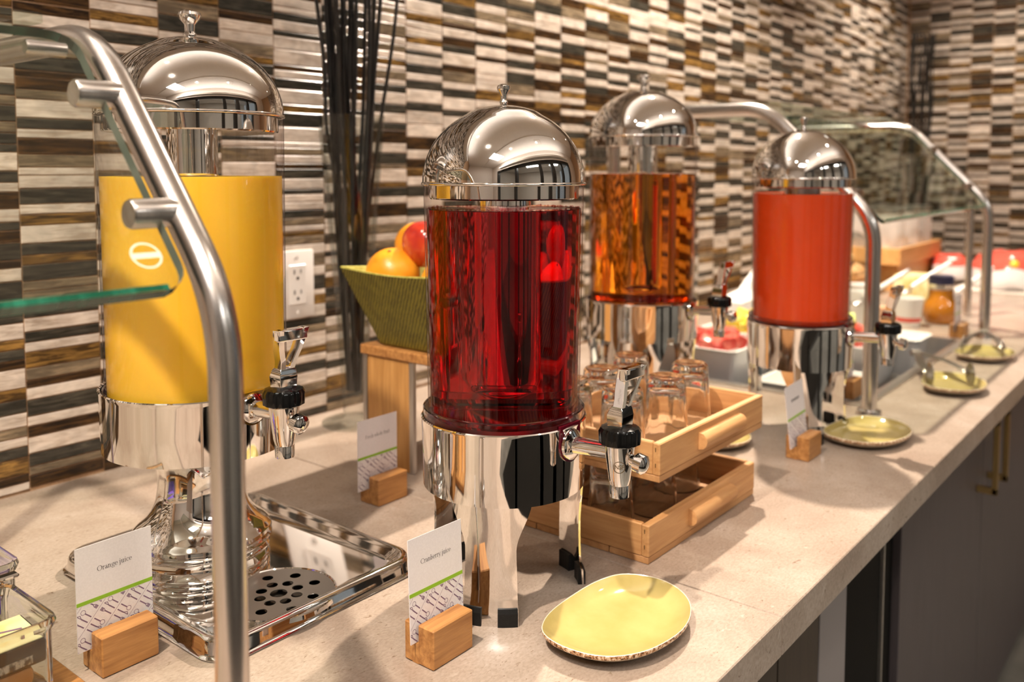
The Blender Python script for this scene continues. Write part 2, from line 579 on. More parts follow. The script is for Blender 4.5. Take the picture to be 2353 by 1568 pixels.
M['milky'] = plain('milky_jar', (0.85, 0.80, 0.76), 0.1, Alpha=0.35)
M['bread'] = speckled('bread_crust', (0.42, 0.20, 0.06), (0.72, 0.48, 0.22), 40, 0.6, bump=0.4)
M['loaf'] = speckled('pale_wrap', (0.55, 0.44, 0.16), (0.78, 0.68, 0.40), 30, 0.4)
M['loaf_side'] = speckled('darker_wrap', (0.16, 0.13, 0.06), (0.30, 0.25, 0.13), 30, 0.4)
M['yogurt'] = speckled('peach_smoothie', (0.70, 0.32, 0.16), (0.82, 0.48, 0.30), 30, 0.3)
M['red'] = plain('red_print', (0.74, 0.10, 0.07), 0.22)
M['yellow'] = plain('yellow_print', (0.9, 0.6, 0.05), 0.3)
M['bag_white'] = plain('glossy_white_foil', (0.85, 0.83, 0.84), 0.2)
M['navy'] = plain('navy_print', (0.03, 0.03, 0.08), 0.35)
M['violet'] = speckled('violet_wrapper', (0.06, 0.05, 0.45), (0.22, 0.10, 0.62), 40, 0.3)
M['pack_yellow'] = speckled('pale_yellow_pack', (0.70, 0.55, 0.22), (0.85, 0.80, 0.48), 30, 0.3)
M['pack_silver'] = speckled('silver_lettering', (0.05, 0.05, 0.05), (0.55, 0.53, 0.50), 260, 0.3, 0.42, 0.58, stretch=(1, 1, 0.5))
M['pack_orange'] = speckled('brown_pack', (0.42, 0.17, 0.05), (0.58, 0.27, 0.10), 22, 0.35)
M['brass'] = brushed('brass', (0.60, 0.42, 0.18), 0.3, (400, 400, 20))
def stone():
    t = NT('beige_limestone')
    v = t.coord('Object', (1, 1, 1))
    a = t.noise(v, 4.5, 8, 0.68, 0.5)
    base = t.ramp(a, [(0.34, (0.275, 0.208, 0.166)), (0.5, (0.335, 0.268, 0.218)), (0.66, (0.405, 0.335, 0.285))])
    g = t.noise(t.coord('Object', (1.0, 1.7, 1)), 210, 3, 0.6, 0.3)
    base = t.mix(1.0, base, t.ramp(g, [(0.30, (0.88, 0.86, 0.83)), (0.62, (1.10, 1.09, 1.08))]), 'MULTIPLY')
    vo = t.coord('Object', (1.0, 2.2, 1))
    b = t.noise(vo, 95, 5, 0.65, 0.8)
    dark = t.ramp(b, [(0.615, (0, 0, 0)), (0.70, (1, 1, 1))])
    base = t.mix(dark, base, (0.19, 0.13, 0.09))
    c = t.noise(t.coord('Object', (1.0, 1.9, 1)), 42, 4, 0.55, 0.4)
    lt = t.ramp(c, [(0.66, (0, 0, 0)), (0.76, (0.55, 0.55, 0.55))])
    base = t.mix(lt, base, (0.52, 0.45, 0.38))
    t.color(base)
    t.set(Roughness=0.27)
    t.b.inputs['Specular IOR Level'].default_value = 0.35
    return t.m
M['stone'] = stone()
def tile_mat():
    t = NT('glass_stone_tile')
    at = t.new('ShaderNodeAttribute', attribute_name='tint')
    st = t.new('ShaderNodeAttribute', attribute_name='streak')
    pos = t.new('ShaderNodeNewGeometry').outputs['Position']
    off = t.new('ShaderNodeVectorMath', operation='SCALE')
    comb = t.new('ShaderNodeCombineXYZ')
    t.lk(at.outputs['Alpha'], comb.inputs[0])
    t.lk(at.outputs['Alpha'], comb.inputs[1])
    t.lk(st.outputs['Alpha'], comb.inputs[2])
    t.lk(comb.outputs[0], off.inputs[0])
    off.inputs['Scale'].default_value = 37.0
    add = t.new('ShaderNodeVectorMath', operation='ADD')
    t.lk(pos, add.inputs[0])
    t.lk(off.outputs[0], add.inputs[1])
    f1 = t.noise(t.coord(src=add.outputs[0], scale=(11, 11, 120)), 1.0, 5, 0.66, 1.6)
    f2 = t.noise(t.coord(src=add.outputs[0], scale=(30, 30, 45)), 1.0, 3, 0.5, 0.6)
    k1 = t.ramp(f1, [(0.44, (0, 0, 0)), (0.64, (1, 1, 1))])
    k2 = t.ramp(f2, [(0.3, (0.78, 0.78, 0.78)), (0.7, (1.15, 1.15, 1.15))])
    c = t.mix(k1, at.outputs['Color'], st.outputs['Color'])
    c = t.mix(1.0, c, k2, 'MULTIPLY')
    t.color(c)
    t.set(Roughness=0.22)
    t.b.inputs['Specular IOR Level'].default_value = 0.3
    return t.m
M['tile'] = tile_mat()
M['grout'] = speckled('tan_grout', (0.40, 0.24, 0.13), (0.50, 0.31, 0.18), 150, 0.85)
M['paint'] = speckled('beige_paint', (0.66, 0.59, 0.52), (0.68, 0.61, 0.54), 12, 0.7)
M['ceiling'] = speckled('ceiling_paint', (0.74, 0.69, 0.64), (0.76, 0.71, 0.66), 12, 0.8)
M['floor'] = speckled('grey_floor_tile', (0.16, 0.15, 0.13), (0.24, 0.22, 0.19), 6, 0.45)
M['frame'] = plain('black_frame', (0.012, 0.011, 0.010), 0.35)
M['lamp'] = NT('lamp_lens').m
nt = M['lamp'].node_tree
em = nt.nodes.new('ShaderNodeEmission')
em.inputs['Color'].default_value = (1, 0.93, 0.82, 1)
em.inputs['Strength'].default_value = 14
nt.links.new(em.outputs[0], nt.nodes['Material Output'].inputs['Surface'])
M['cab'] = wood('grey_brown_laminate', (0.056, 0.045, 0.049), (0.080, 0.066, 0.070), 'z', 0.6, 0.45)
M['cab_dark'] = wood('dark_brown_laminate', (0.028, 0.016, 0.009), (0.05, 0.03, 0.018), 'z', 0.6, 0.45)
M['post'] = plain('pale_grey_laminate', (0.26, 0.235, 0.235), 0.4)
M['void'] = plain('black_recess', (0.002, 0.0018, 0.0018), 0.6, Specular_IOR_Level=0.1)

# ------------------------------------------------------------------ the setting
PAL = [  # weight, tint, streak
    (0.50, (0.70, 0.615, 0.54), (0.48, 0.385, 0.31)),
    (0.22, (0.028, 0.026, 0.021), (0.085, 0.075, 0.057)),
    (0.12, (0.022, 0.013, 0.008), (0.10, 0.05, 0.018)),
    (0.10, (0.13, 0.10, 0.068), (0.32, 0.24, 0.155)),
    (0.06, (0.07, 0.038, 0.014), (0.36, 0.20, 0.055)),
]
TILE_H = [0.0085, 0.0125, 0.0135, 0.0165, 0.0175, 0.0215, 0.0255]
COLW = 0.1095
G = 0.0017
def tile_block(u0, u1, z0, z1, plane, cls):
    """eight corners and faces of one bevelled tile; plane = 'back' (faces -Y) or 'right' (faces -X)"""
    b = 0.0007
    d = 0.006
    pts = [(u0, 0.0005, z0), (u1, 0.0005, z0), (u1, 0.0005, z1), (u0, 0.0005, z1),
           (u0 + b, 0, z0 + b), (u1 - b, 0, z0 + b), (u1 - b, 0, z1 - b), (u0 + b, 0, z1 - b),
           (u0, d, z0), (u1, d, z0), (u1, d, z1), (u0, d, z1)]
    if plane == 'back':
        pts = [(u, WY + y, z) for u, y, z in pts]
    else:
        pts = [(WX + y, u, z) for u, y, z in pts]
    f = [(4, 5, 6, 7), (0, 1, 5, 4), (1, 2, 6, 5), (2, 3, 7, 6), (3, 0, 4, 7), (8, 9, 1, 0), (9, 10, 2, 1), (10, 11, 3, 2), (11, 8, 0, 3)]
    if plane == 'right':
        f = [q[::-1] for q in f]
    return pts, f
def tile_mesh(blocks):
    vs, fs, tint, streak = [], [], [], []
    for pts, f, c in blocks:
        o = len(vs)
        vs += pts
        fs += [tuple(i + o for i in q) for q in f]
        j = random.uniform(0.86, 1.1)
        s1, s2 = random.random(), random.random()
        tint += [v * j for v in PAL[c][1]] + [s1]
        streak += [v * j for v in PAL[c][2]] + [s2]
        tint += (tint[-4:]) * (len(pts) - 1)
        streak += (streak[-4:]) * (len(pts) - 1)
    me = bpy.data.meshes.new('tile')
    me.from_pydata(vs, [], fs)
    for nm, data in (('tint', tint), ('streak', streak)):
        a = me.color_attributes.new(nm, 'FLOAT_COLOR', 'POINT')
        a.data.foreach_set('color', data)
    me.materials.append(M['tile'])
    return me
def pick():
    r = random.random()
    for i, p in enumerate(PAL):
        r -= p[0]
        if r <= 0: return i
    return 0
def column(z_from, z_to):
    z = z_from
    prev = None
    out = []
    while z < z_to:
        h = random.choice(TILE_H)
        c = pick()
        if prev is not None and c == prev and random.random() < 0.75:
            c = random.choice([k for k in range(5) if k != prev]) if random.random() < 0.5 else (0 if prev else 1)
        out.append((z, z + h, c))
        z += h + G
        prev = c
    return out
# two columns read off the photograph, top to bottom: joint heights and kinds
Z1 = [0.7064, 0.691, 0.672, 0.645, 0.632, 0.6099, 0.6003, 0.5826, 0.5688, 0.5424, 0.5264, 0.5132, 0.4899, 0.4713, 0.4598, 0.4411, 0.4179, 0.4035, 0.3874, 0.3615, 0.3445, 0.3307, 0.3067, 0.2927, 0.2762, 0.2534, 0.2335, 0.2178, 0.2035, 0.1802, 0.1625, 0.1511, 0.1337, 0.1092, 0.0949, 0.0785, 0.0543, 0.035, 0.0221, 0.0041]
K1 = [2, 0, 1, 3, 1, 2, 2, 3, 0, 1, 0, 2, 3, 0, 0, 1, 0, 4, 0, 1, 4, 1, 3, 3, 1, 0, 1, 0, 4, 3, 2, 0, 1, 0, 2, 0, 1, 3, 2]
Z0 = [0.6951, 0.6836, 0.6734, 0.645, 0.632, 0.612, 0.5885, 0.5725, 0.5589, 0.5355, 0.5199, 0.5041, 0.4925, 0.4659, 0.4495, 0.4363, 0.4122, 0.3935, 0.3815, 0.3641, 0.3389, 0.3276, 0.3086, 0.2813, 0.264, 0.248, 0.2244, 0.21, 0.1943, 0.1821, 0.1534, 0.1372, 0.117, 0.0965, 0.0817, 0.0676, 0.0515, 0.0266, 0.0141, 0.0024]
K0 = [1, 2, 0, 1, 3, 0, 1, 3, 1, 3, 1, 1, 0, 1, 0, 2, 0, 1, 2, 1, 2, 0, 1, 3, 1, 0, 4, 1, 2, 0, 4, 1, 0, 3, 0, 1, 4, 2, 0]
wall_back = MB().box(-3.0, WX + 0.05, WY + 0.0018, WY + 0.15, -0.9, CEIL + 0.02).build('wall_back', M['grout'], smooth=False)
tag(wall_back, kind='structure')
single, field = [], []
for k in range(-16, 41):
    u0 = 0.541 + COLW * (k - 1) + G / 2
    u1 = min(u0 + COLW - G, WX - 0.001)
    if u1 - u0 < 0.02: continue
    if k == 1: rows = [(Z1[i + 1] + G / 2, Z1[i] - G / 2, K1[i]) for i in range(len(K1))] + column(0.7082, CEIL)
    elif k == 0: rows = [(Z0[i + 1] + G / 2, Z0[i] - G / 2, K0[i]) for i in range(len(K0))] + column(0.697, CEIL)
    else: rows = column(0.001 + random.choice((0, 0, 0.004)), CEIL)
    for z0, z1, c in rows:
        b = (*tile_block(u0, u1, z0, min(z1, CEIL), 'back', c), c)
        if 0 <= k <= 6 and z0 < 0.70: single.append(((z1 - z0) / (u0 + 1) ** 2, b))
        else: field.append(b)
single.sort(key=lambda t: -t[0])
for i, (_, b) in enumerate(single):
    if i < 298: link('tile', tile_mesh([b]), None, wall_back)
    else: field.append(b)
tag(link('tile_field', tile_mesh(field), None, wall_back), kind='stuff')

wall_right = MB().box(WX + 0.0018, WX + 0.15, -1.2, WY + 0.0018, -0.9, CEIL + 0.02).build('wall_right', M['grout'], smooth=False)
tag(wall_right, kind='structure')
field = []
n_single = 0
for k in range(11):
    u1 = WY - 0.002 - 0.0985 * k
    u0 = u1 - 0.0985 + G
    for z0, z1, c in column(0.001, CEIL):
        b = (*tile_block(u0, u1, z0, min(z1, CEIL), 'right', c), c)
        if k < 6 and z0 < 0.72 and n_single < 298:
            link('tile', tile_mesh([b]), None, wall_right)
            n_single += 1
        else: field.append(b)
tag(link('tile_field', tile_mesh(field), None, wall_right), kind='stuff')

tag(MB().box(-3.0, WX + 0.15, -5.5, WY + 0.15, -1.0, -0.9).build('floor', M['floor'], smooth=False), kind='structure')
tag(MB().box(-3.15, WX + 0.15, -5.5, WY + 0.15, CEIL, CEIL + 0.1).build('ceiling', M['ceiling'], smooth=False), kind='structure')
tag(MB().box(-3.15, -3.0, -5.5, WY + 0.15, -0.9, CEIL).build('wall_left', M['paint'], smooth=False), kind='structure')
FW = -1.05
wf = MB()
wf.box(-3.0, -2.0, FW - 0.15, FW, -0.9, CEIL)
wf.box(3.25, WX, FW - 0.15, FW, -0.9, CEIL)
wf.box(-2.0, 3.25, FW - 0.15, FW, 1.42, CEIL)
tag(wf.build('wall_front', M['paint'], smooth=False), kind='structure')
win = MB()
for x, w_ in ((-2.0, 0.18), (-0.42, 0.12), (0.75, 0.14), (1.36, 0.2), (2.08, 0.16), (3.05, 0.2)): win.box(x, x + w_, FW - 0.12, FW + 0.02, -0.9, 1.27)
win.box(-2.0, 3.25, FW - 0.12, FW + 0.02, 1.27, 1.42)
win.box(-2.0, 3.25, FW - 0.12, FW + 0.02, -0.9, -0.45)
win = tag(win.build('window_1', M['frame'], smooth=False), kind='structure')
MB().box(-2.0, 3.25, FW - 0.065, FW - 0.06, -0.45, 1.27).build('pane', M['clear'], win, smooth=False)
tag(MB().box(-3.0, WX, -5.6, -5.5, -0.9, CEIL).build('wall_lobby', M['paint'], smooth=False), kind='structure')
tag(MB().box(-1.4, 3.0, -0.96, -0.76, 1.43, 1.455).box(-1.4, 3.0, -0.78, -0.76, 1.455, 1.52).box(-1.4, 3.0, -0.96, -0.94, 1.455, 1.52).build('fill_trough_front', M['ceiling'], smooth=False), kind='structure')  # added trough that hides the front ceiling fill strip
tag(MB().box(-1.2, 3.0, 1.19, WY + 0.001, 1.57, 1.60).box(-1.2, 3.0, 1.19, 1.21, 1.60, 1.66).build('fill_trough_back', M['ceiling'], smooth=False), kind='structure')  # added ledge on the tiled wall, hiding the second ceiling fill strip
soffit = MB().box(-3.0, WX, -0.12, -0.08, CEIL - 0.03, CEIL)
tag(soffit.build('trim_1', M['ceiling'], smooth=False), kind='structure')
for (x, y, w, a, b) in DOWNLIGHTS:
    t = thing('downlight', 'round recessed downlight with white trim ring in the ceiling', 'light', (x, y, CEIL), 0, 'ceiling downlights')
    MB().lathe([(0.03, -0.004), (0.045, -0.006), (0.052, 0.0), (0.03, 0.0)], 32, closed=True).build('trim_ring', M['ceiling'], t)
    MB().lathe([(0.0, -0.002), (0.03, -0.002), (0.03, 0.0), (0, 0.0)], 24).build('lens', M['lamp'], t)
t = thing('air_vent', 'square white ceiling vent', 'vent', (1.3, -0.45, CEIL))
MB().box(-0.15, 0.15, -0.15, 0.15, -0.006, 0).build('grille', M['paint'], t)
MB().box(-0.11, 0.11, -0.11, 0.11, -0.01, -0.006).build('panel', M['ceiling'], t)

# worktop: two stone slabs with a cut-out for the cold well
WELL = (1.79, 2.64, 0.56, 1.16)
top = thing('worktop', 'long beige limestone buffet worktop along the tiled wall', 'worktop', (0, 0, 0))
FY = 0.347
MB().box(-1.6, 0.8775, FY, WY - 0.0005, -0.043, 0.0, 0.0012).build('slab', M['stone'], top)
s2 = MB()
s2.box(0.8783, WELL[0], FY, WY - 0.0005, -0.043, 0.0, 0.0012)
s2.box(WELL[1], WX - 0.0005, FY, WY - 0.0005, -0.043, 0.0, 0.0012)
s2.box(WELL[0] - 0.003, WELL[1] + 0.003, FY, WELL[2], -0.043, 0.0, 0.0012)
s2.box(WELL[0] - 0.003, WELL[1] + 0.003, WELL[3], WY - 0.0005, -0.043, 0.0, 0.0012)
s2.build('slab', M['stone'], top)

# base cabinets
CF = 0.40
def cabinet(label, x0, x1, body, doors, depth=0.9, bh=0.856):
    t = thing('base_cabinet', label, 'cabinet', (x0, CF, -0.9))
    w = x1 - x0
    MB().box(0, w, 0.02, depth, 0.1, bh).build('body', body, t)
    MB().box(0, w, 0.07, depth, 0.0, 0.1).build('toe_kick', M['void'], t)
    for a, b, m, hx in doors:
        d = MB().box(a + 0.0015, b - 0.0015, 0, 0.019, 0.104, 0.852, 0.001).build('door', m, t)
        if hx is not None:
            h = MB()
            h.box(hx - 0.006, hx + 0.006, -0.040, -0.029, 0.677, 0.840, 0.0015)
            h.box(hx - 0.006, hx + 0.006, -0.040, 0.0, 0.677, 0.691, 0.001)
            h.box(hx - 0.006, hx + 0.006, -0.040, 0.0, 0.826, 0.840, 0.001)
            h.build('handle', M['brass'], d)
    return t
cabinet('dark brown cabinet under the near end of the worktop', -1.6, 1.138, M['cab_dark'], [(0, 0.9, M['cab_dark'], None), (0.9, 1.8, M['cab_dark'], None), (1.8, 2.6, M['cab_dark'], None), (2.6, 2.738, M['cab_dark'], None)])
t = thing('cabinet_post', 'narrow pale grey upright panel between brown cabinet and black recess', 'panel', (1.142, CF, -0.9))
MB().box(0, 0.104, 0, 0.9, 0, 0.856, 0.001).build('upright', M['post'], t)
t = thing('undercounter_recess', 'black open recess under the worktop with a thin steel edge strip', 'recess', (1.247, CF, -0.9))
MB().box(0, 0.262, 0.012, 0.9, 0, 0.856).build('back_box', M['void'], t)
MB().box(0.198, 0.203, 0.007, 0.012, 0.01, 0.85).build('edge_strip', M['satin'], t)
cabinet('grey brown cabinet with brass bar handles below the far worktop', 1.513, 4.94, M['cab'], [(0, 0.622, M['cab'], 0.568), (0.622, 1.50, M['cab'], 0.677), (1.50, 2.45, M['cab'], 2.35), (2.45, 3.42, M['cab'], 2.55)], bh=0.80)

# ------------------------------------------------------------------ drink dispensers
def dome_pts(r, z, h, n=14, a0=0.0):
    return [(r * math.cos(a0 + (PI / 2 - a0) * k / n), z + h * math.sin(a0 + (PI / 2 - a0) * k / n)) for k in range(n)]
def leg_mesh(R0, ztop, z_in, az):
    def half(z):
        t = max(0.0, min(1.0, (z - z_in) / (ztop - z_in)))
        return R(18.0 + 1.0 * math.cos(z / 0.05) + 11.5 * t * t * (3 - 2 * t))
    mb = MB()
    nz, na = 16, 10
    outer, inner = [], []
    for i in range(nz + 1):
        z = ztop * i / nz
        rr = R0 - 0.004 * math.sin(PI * min(1, z / ztop)) * 0.6 + (0.002 if z < 0.02 else 0)
        h = half(z)
        outer.append([(rr * math.cos(az + h * (2 * j / na - 1)), rr * math.sin(az + h * (2 * j / na - 1)), z) for j in range(na + 1)])
        inner.append([((rr - 0.0022) * math.cos(az + h * (2 * j / na - 1)), (rr - 0.0022) * math.sin(az + h * (2 * j / na - 1)), z) for j in range(na + 1)])
    for i in range(nz):
        for j in range(na):
            mb.quad([outer[i][j], outer[i][j + 1], outer[i + 1][j + 1], outer[i + 1][j]])
            mb.quad([inner[i][j], inner[i + 1][j], inner[i + 1][j + 1], inner[i][j + 1]])
        mb.quad([outer[i][0], outer[i + 1][0], inner[i + 1][0], inner[i][0]])
        mb.quad([outer[i][na], inner[i][na], inner[i + 1][na], outer[i + 1][na]])
    for j in range(na):
        mb.quad([outer[0][j], inner[0][j], inner[0][j + 1], outer[0][j + 1]])
        mb.quad([outer[nz][j], outer[nz][j + 1], inner[nz][j + 1], inner[nz][j]])
    return mb
def arc_block(r0, r1, a0, a1, z0, z1, n=6):
    rings = []
    mb = MB()
    def P(r, a, z): return (r * math.cos(a), r * math.sin(a), z)
    prev = None
    secs = []
    for k in range(n + 1):
        a = a0 + (a1 - a0) * k / n
        secs.append([P(r0, a, z0), P(r1, a, z0), P(r1 + 0.0004, a, z0 + (z1 - z0) * 0.75), P(r1 - 0.001, a, z1), P(r0, a, z1)])
    mb.loops(secs)
    return mb

SMALL = dict(ring=[(0.0893, 0.1238), (0.0900, 0.160), (0.0912, 0.196), (0.0916, 0.1985)], ri=0.0888, zb=0.1238, zt=0.1985, fl=(0.0893, 0.188, 0.2102),
             cyl=(0.0836, 0.199, 0.0874, 0.4525), liq=0.4262, rim=(0.0898, 0.4547, 0.082), collar=0.4365, knob=(0.0075, 0.5360, 0.5606), core=0.030)
LARGE = dict(ring=[(0.1026, 0.1611), (0.1032, 0.19), (0.1040, 0.224), (0.1046, 0.2285)], ri=0.1018, zb=0.1611, zt=0.2285, fl=(0.1012, 0.205, 0.2275),
             cyl=(0.0975, 0.218, 0.0992, 0.5275), liq=0.4607, rim=(0.1004, 0.5298, 0.083), collar=0.5091, knob=(0.0125, 0.6120, 0.6433), core=0.027)
def spigot(root, P, tap_y, zc, mat_seat):
    """tap pointing to -Y: arm, valve body, black nut, fork lever, front knob"""
    rr = P['ring'][1][0]
    seat = MB()
    # rounded U plate that follows the ring
    outl = []
    for k in range(13):
        a = PI + PI * k / 12
        outl.append((0.0175 * math.cos(a), zc - 0.012 + 0.0175 * math.sin(a)))
    outl = [(-0.0175, P['zt'] + 0.004)] + outl + [(0.0175, P['zt'] + 0.004)]
    def wrap(p, r): return (r * math.sin(p[0] / rr), -r * math.cos(p[0] / rr), p[1])
    seat.loops([[wrap(p, rr - 0.004) for p in outl], [wrap(p, rr + 0.0022) for p in outl]])
    seat.build('spigot_seat', mat_seat, root, smooth=False)
    sp = MB()
    y0 = -rr
    sp.lathe([(0.0, zc - 0.053), (0.0078, zc - 0.053), (0.0098, zc - 0.0525), (0.0100, zc - 0.041), (0.0096, zc - 0.040), (0.0112, zc - 0.034), (0.0150, zc - 0.006), (0.0160, zc + 0.004), (0.0, zc + 0.004)], 32, 0, tap_y)
    o = sp.build('spigot', M['chrome'], root)
    MB().cyl((0, y0 + 0.001, zc - 0.011), (0, tap_y + 0.008, zc - 0.008), 0.0092, 0.0084, 20).build('arm', M['chrome'], o)
    ws = MB()
    ws.tube([(0, y0 - 0.001, zc - 0.011), (0, y0 - 0.004, zc - 0.011), (0, y0 - 0.008, zc - 0.011)], [0.0165, 0.0160, 0.0095], 24)
    ws.build('washer', M['chrome'], o)
    nut = MB()
    def knurl(r, z, a): return r * (1 + 0.02 * math.cos(14 * a)) if r > 0.018 else r
    nut.lathe([(0.0, zc + 0.001), (0.017, zc + 0.001), (0.0208, zc + 0.003), (0.0212, zc + 0.015), (0.0190, zc + 0.0185), (0.010, zc + 0.021), (0.0, zc + 0.021)], 84, 0, tap_y, mod=knurl)
    nut.build('collar_nut', M['black'], o)
    lev = MB()
    z1, z2, z3, z4 = zc + 0.0165, zc + 0.038, zc + 0.069, zc + 0.082
    ty = tap_y
    def sl(z, w, d, lean): return [(-w, ty - d + lean, z), (w, ty - d + lean, z), (w, ty + d + lean, z), (-w, ty + d + lean, z)]
    lev.loops([sl(z1, 0.0098, 0.0085, 0), sl(zc + 0.031, 0.0108, 0.0095, 0), sl(z2, 0.0098, 0.0075, -0.001), sl(z2 + 0.004, 0.0078, 0.0050, -0.0015)])
    for s in (-1, 1):
        pts = [(s * 0.0052, z2), (s * 0.0068, z2 + 0.010), (s * 0.0110, z2 + 0.022), (s * 0.0155, z4)]
        secs = []
        for (x, z) in pts:
            ln = -0.0015 - 0.0125 * (z - z2) / (z4 - z2)
            secs.append([(x - 0.0030, ty - 0.0056 + ln, z), (x + 0.0034, ty - 0.0056 + ln, z), (x + 0.0034, ty + 0.0056 + ln, z), (x - 0.0030, ty + 0.0056 + ln, z)])
        lev.loops(secs)
    lev.box(-0.0182, 0.0182, ty - 0.0180, ty - 0.0090, z4 - 0.0125, z4, 0.0015)
    lv = lev.build('lever', M['chrome'], o, ang=25)
    bv = lv.modifiers.new('bevel', 'BEVEL')
    bv.width = 0.0008
    bv.segments = 2
    bv.limit_method = 'ANGLE'
    kn = MB()
    ky, kz = tap_y - 0.012, zc - 0.0135
    kn.cyl((0, tap_y, zc - 0.009), (0, ky - 0.008, kz), 0.0055, seg=16)
    kn.build('knob_stem', M['chrome'], o)
    kk = MB()
    kk.tube([(0, ky - 0.007, kz), (0, ky - 0.008, kz), (0, ky - 0.016, kz - 0.0015), (0, ky - 0.0185, kz - 0.002), (0, ky - 0.0195, kz - 0.002)], [0.0080, 0.0098, 0.0098, 0.0070, 0.0030], 28)
    kk.build('tap_knob', M['chrome'], o)
    return o

def dispenser(label, x, y, P, juice, stand, seat_mat, z=0.0):
    root = thing('drink_dispenser', label, 'drink dispenser', (x, y, z))
    o = lambda nm, mb, m, par=root, **k: mb.build(nm, m, par, **k)
    SEG = 96
    # ring with rolled lip, open underneath
    rg = P['ring']
    prof = [(r, zz) for r, zz in rg]
    prof += [(rg[-1][0] - 0.0012, rg[-1][1] + 0.0012), (rg[-1][0] - 0.003, rg[-1][1]), (P['ri'], P['zt'] - 0.004), (P['ri'], P['zb'] + 0.001)]
    o('base_ring', MB().lathe(prof, SEG, closed=True), M['chrome'])
    o('ring_floor', MB().lathe([(0, P['cyl'][1] - 0.012), (P['ri'] - 0.0003, P['cyl'][1] - 0.012), (P['ri'] - 0.0003, P['cyl'][1] - 0.010), (0, P['cyl'][1] - 0.010)], 48), M['satin'])
    if stand == 'legs':
        for az in (-150, -30, 90):
            lg = leg_mesh(P['ring'][0][0] - 0.0008, P['zb'] + 0.006, P['zb'] * 0.62, R(az)).build('leg', M['chrome'], root)
            for s in (-1, 1):
                arc_block(P['ring'][0][0] - 0.0055, P['ring'][0][0] + 0.0025, R(az + s * 12 - 6.5), R(az + s * 12 + 6.5), -0.0005, 0.019).build('rubber_foot', M['rubber'], lg, smooth=False)
    else:
        pr = [(0.0, 0.0110), (0.0742, 0.0110), (0.0750, 0.0135), (0.0748, 0.0165), (0.0738, 0.0190), (0.0726, 0.0205), (0.0750, 0.0232), (0.0742, 0.0258), (0.0730, 0.0268),
              (0.0746, 0.0355), (0.0750, 0.0362), (0.0746, 0.0369), (0.0750, 0.0445), (0.0752, 0.0456), (0.0778, 0.0484), (0.0766, 0.0514), (0.0750, 0.0528), (0.0776, 0.0560), (0.0768, 0.0592), (0.0748, 0.0608),
              (0.0730, 0.0632), (0.0690, 0.0662), (0.0640, 0.0705), (0.0580, 0.0770), (0.0528, 0.0855), (0.0486, 0.0970), (0.0464, 0.1100), (0.0462, 0.1230), (0.0480, 0.1360), (0.0520, 0.1470), (0.0580, 0.1550), (0.0660, 0.1595), (0.085, 0.1607), (0.1022, 0.1613), (0.0, 0.1613)]
        o('pedestal', MB().lathe(pr, SEG), M['chrome'])
    fr, f0, f1 = P['fl']
    c0r, c0z, c1r, c1z = P['cyl']
    o('flange', MB().lathe([(c0r + 0.0008, f0), (fr - 0.0004, f0), (fr, f0 + 0.001), (fr, f1 - 0.001), (fr - 0.001, f1), (c0r + 0.0008, f1)], SEG, closed=True), M['flange'])
    th = 0.0028
    o('cylinder', MB().lathe([(c0r, c0z), (c1r, c1z - 0.002), (c1r - 0.0005, c1z)], SEG), M['acrylic'])
    def rad(zz): return c0r + (c1r - c0r) * (zz - c0z) / (c1z - c0z) - th
    zl = P['liq']
    if juice in ('cranberry', 'apple'):
        # liquid with a meniscus; the core tube stands in it
        o('juice', MB().lathe([(0, c0z + 0.0012), (rad(c0z) - 0.004, c0z + 0.0012), (rad(c0z), c0z + 0.005), (rad(zl), zl), (rad(zl) - 0.0012, zl - 0.0008), (rad(zl) - 0.004, zl - 0.0012), (0, zl - 0.0012)], SEG), M[juice])
    else:
        o('juice', MB().lathe([(0, c0z + 0.0012), (rad(c0z) - 0.003, c0z + 0.0012), (rad(c0z), c0z + 0.004), (rad(zl), zl), (rad(zl) - 0.0012, zl - 0.0008), (0, zl - 0.0012)], SEG), M[juice])
    if juice == 'cranberry':
        fb = MB()
        for k in range(190):
            a_ = random.uniform(0, 2 * PI)
            q_ = rad(zl) - 0.0015 - random.random() ** 2 * 0.007
            fb.ball((q_ * math.cos(a_), q_ * math.sin(a_), zl - 0.0005 + random.uniform(0, 0.0012)), random.uniform(0.0007, 0.0016), sub=1)
        fo = fb.build('foam', M['foam'], root)
        fo['kind'] = 'stuff'
    cr = P['core']
    o('core_tube', MB().lathe([(0, c0z + 0.022), (cr * 0.55, c0z + 0.023), (cr * 0.9, c0z + 0.030), (cr, c0z + 0.042), (cr, P['collar'] + 0.003), (0, P['collar'] + 0.003)], 48), M['chrome'] if juice != 'guava_juice' else M['satin'])
    rr, rz, dh = P['rim']
    lid = [(rr - 0.0035, rz - 0.0035), (rr - 0.0008, rz - 0.0035), (rr + 0.0002, rz - 0.0022), (rr - 0.0004, rz - 0.0004), (rr - 0.0012, rz)]
    dp = dome_pts(rr - 0.0012, rz, dh, 22)[1:]
    dz = []
    for (r_, z_) in dp:
        if r_ < rr * 0.41: z_ += 0.0012
        dz.append((r_, z_))
    lid += dz + [(0.0, rz + dh + 0.0012)]
    ld = o('lid', MB().lathe(lid, SEG), M['chrome'], ang=60)
    o('lid_collar', MB().lathe([(c1r - 0.0060, rz - 0.002), (c1r - 0.0060, P['collar'] + 0.0015), (c1r - 0.0072, P['collar']), (0, P['collar'])], SEG), M['chrome'], ld)
    kr, k0, k1 = P['knob']
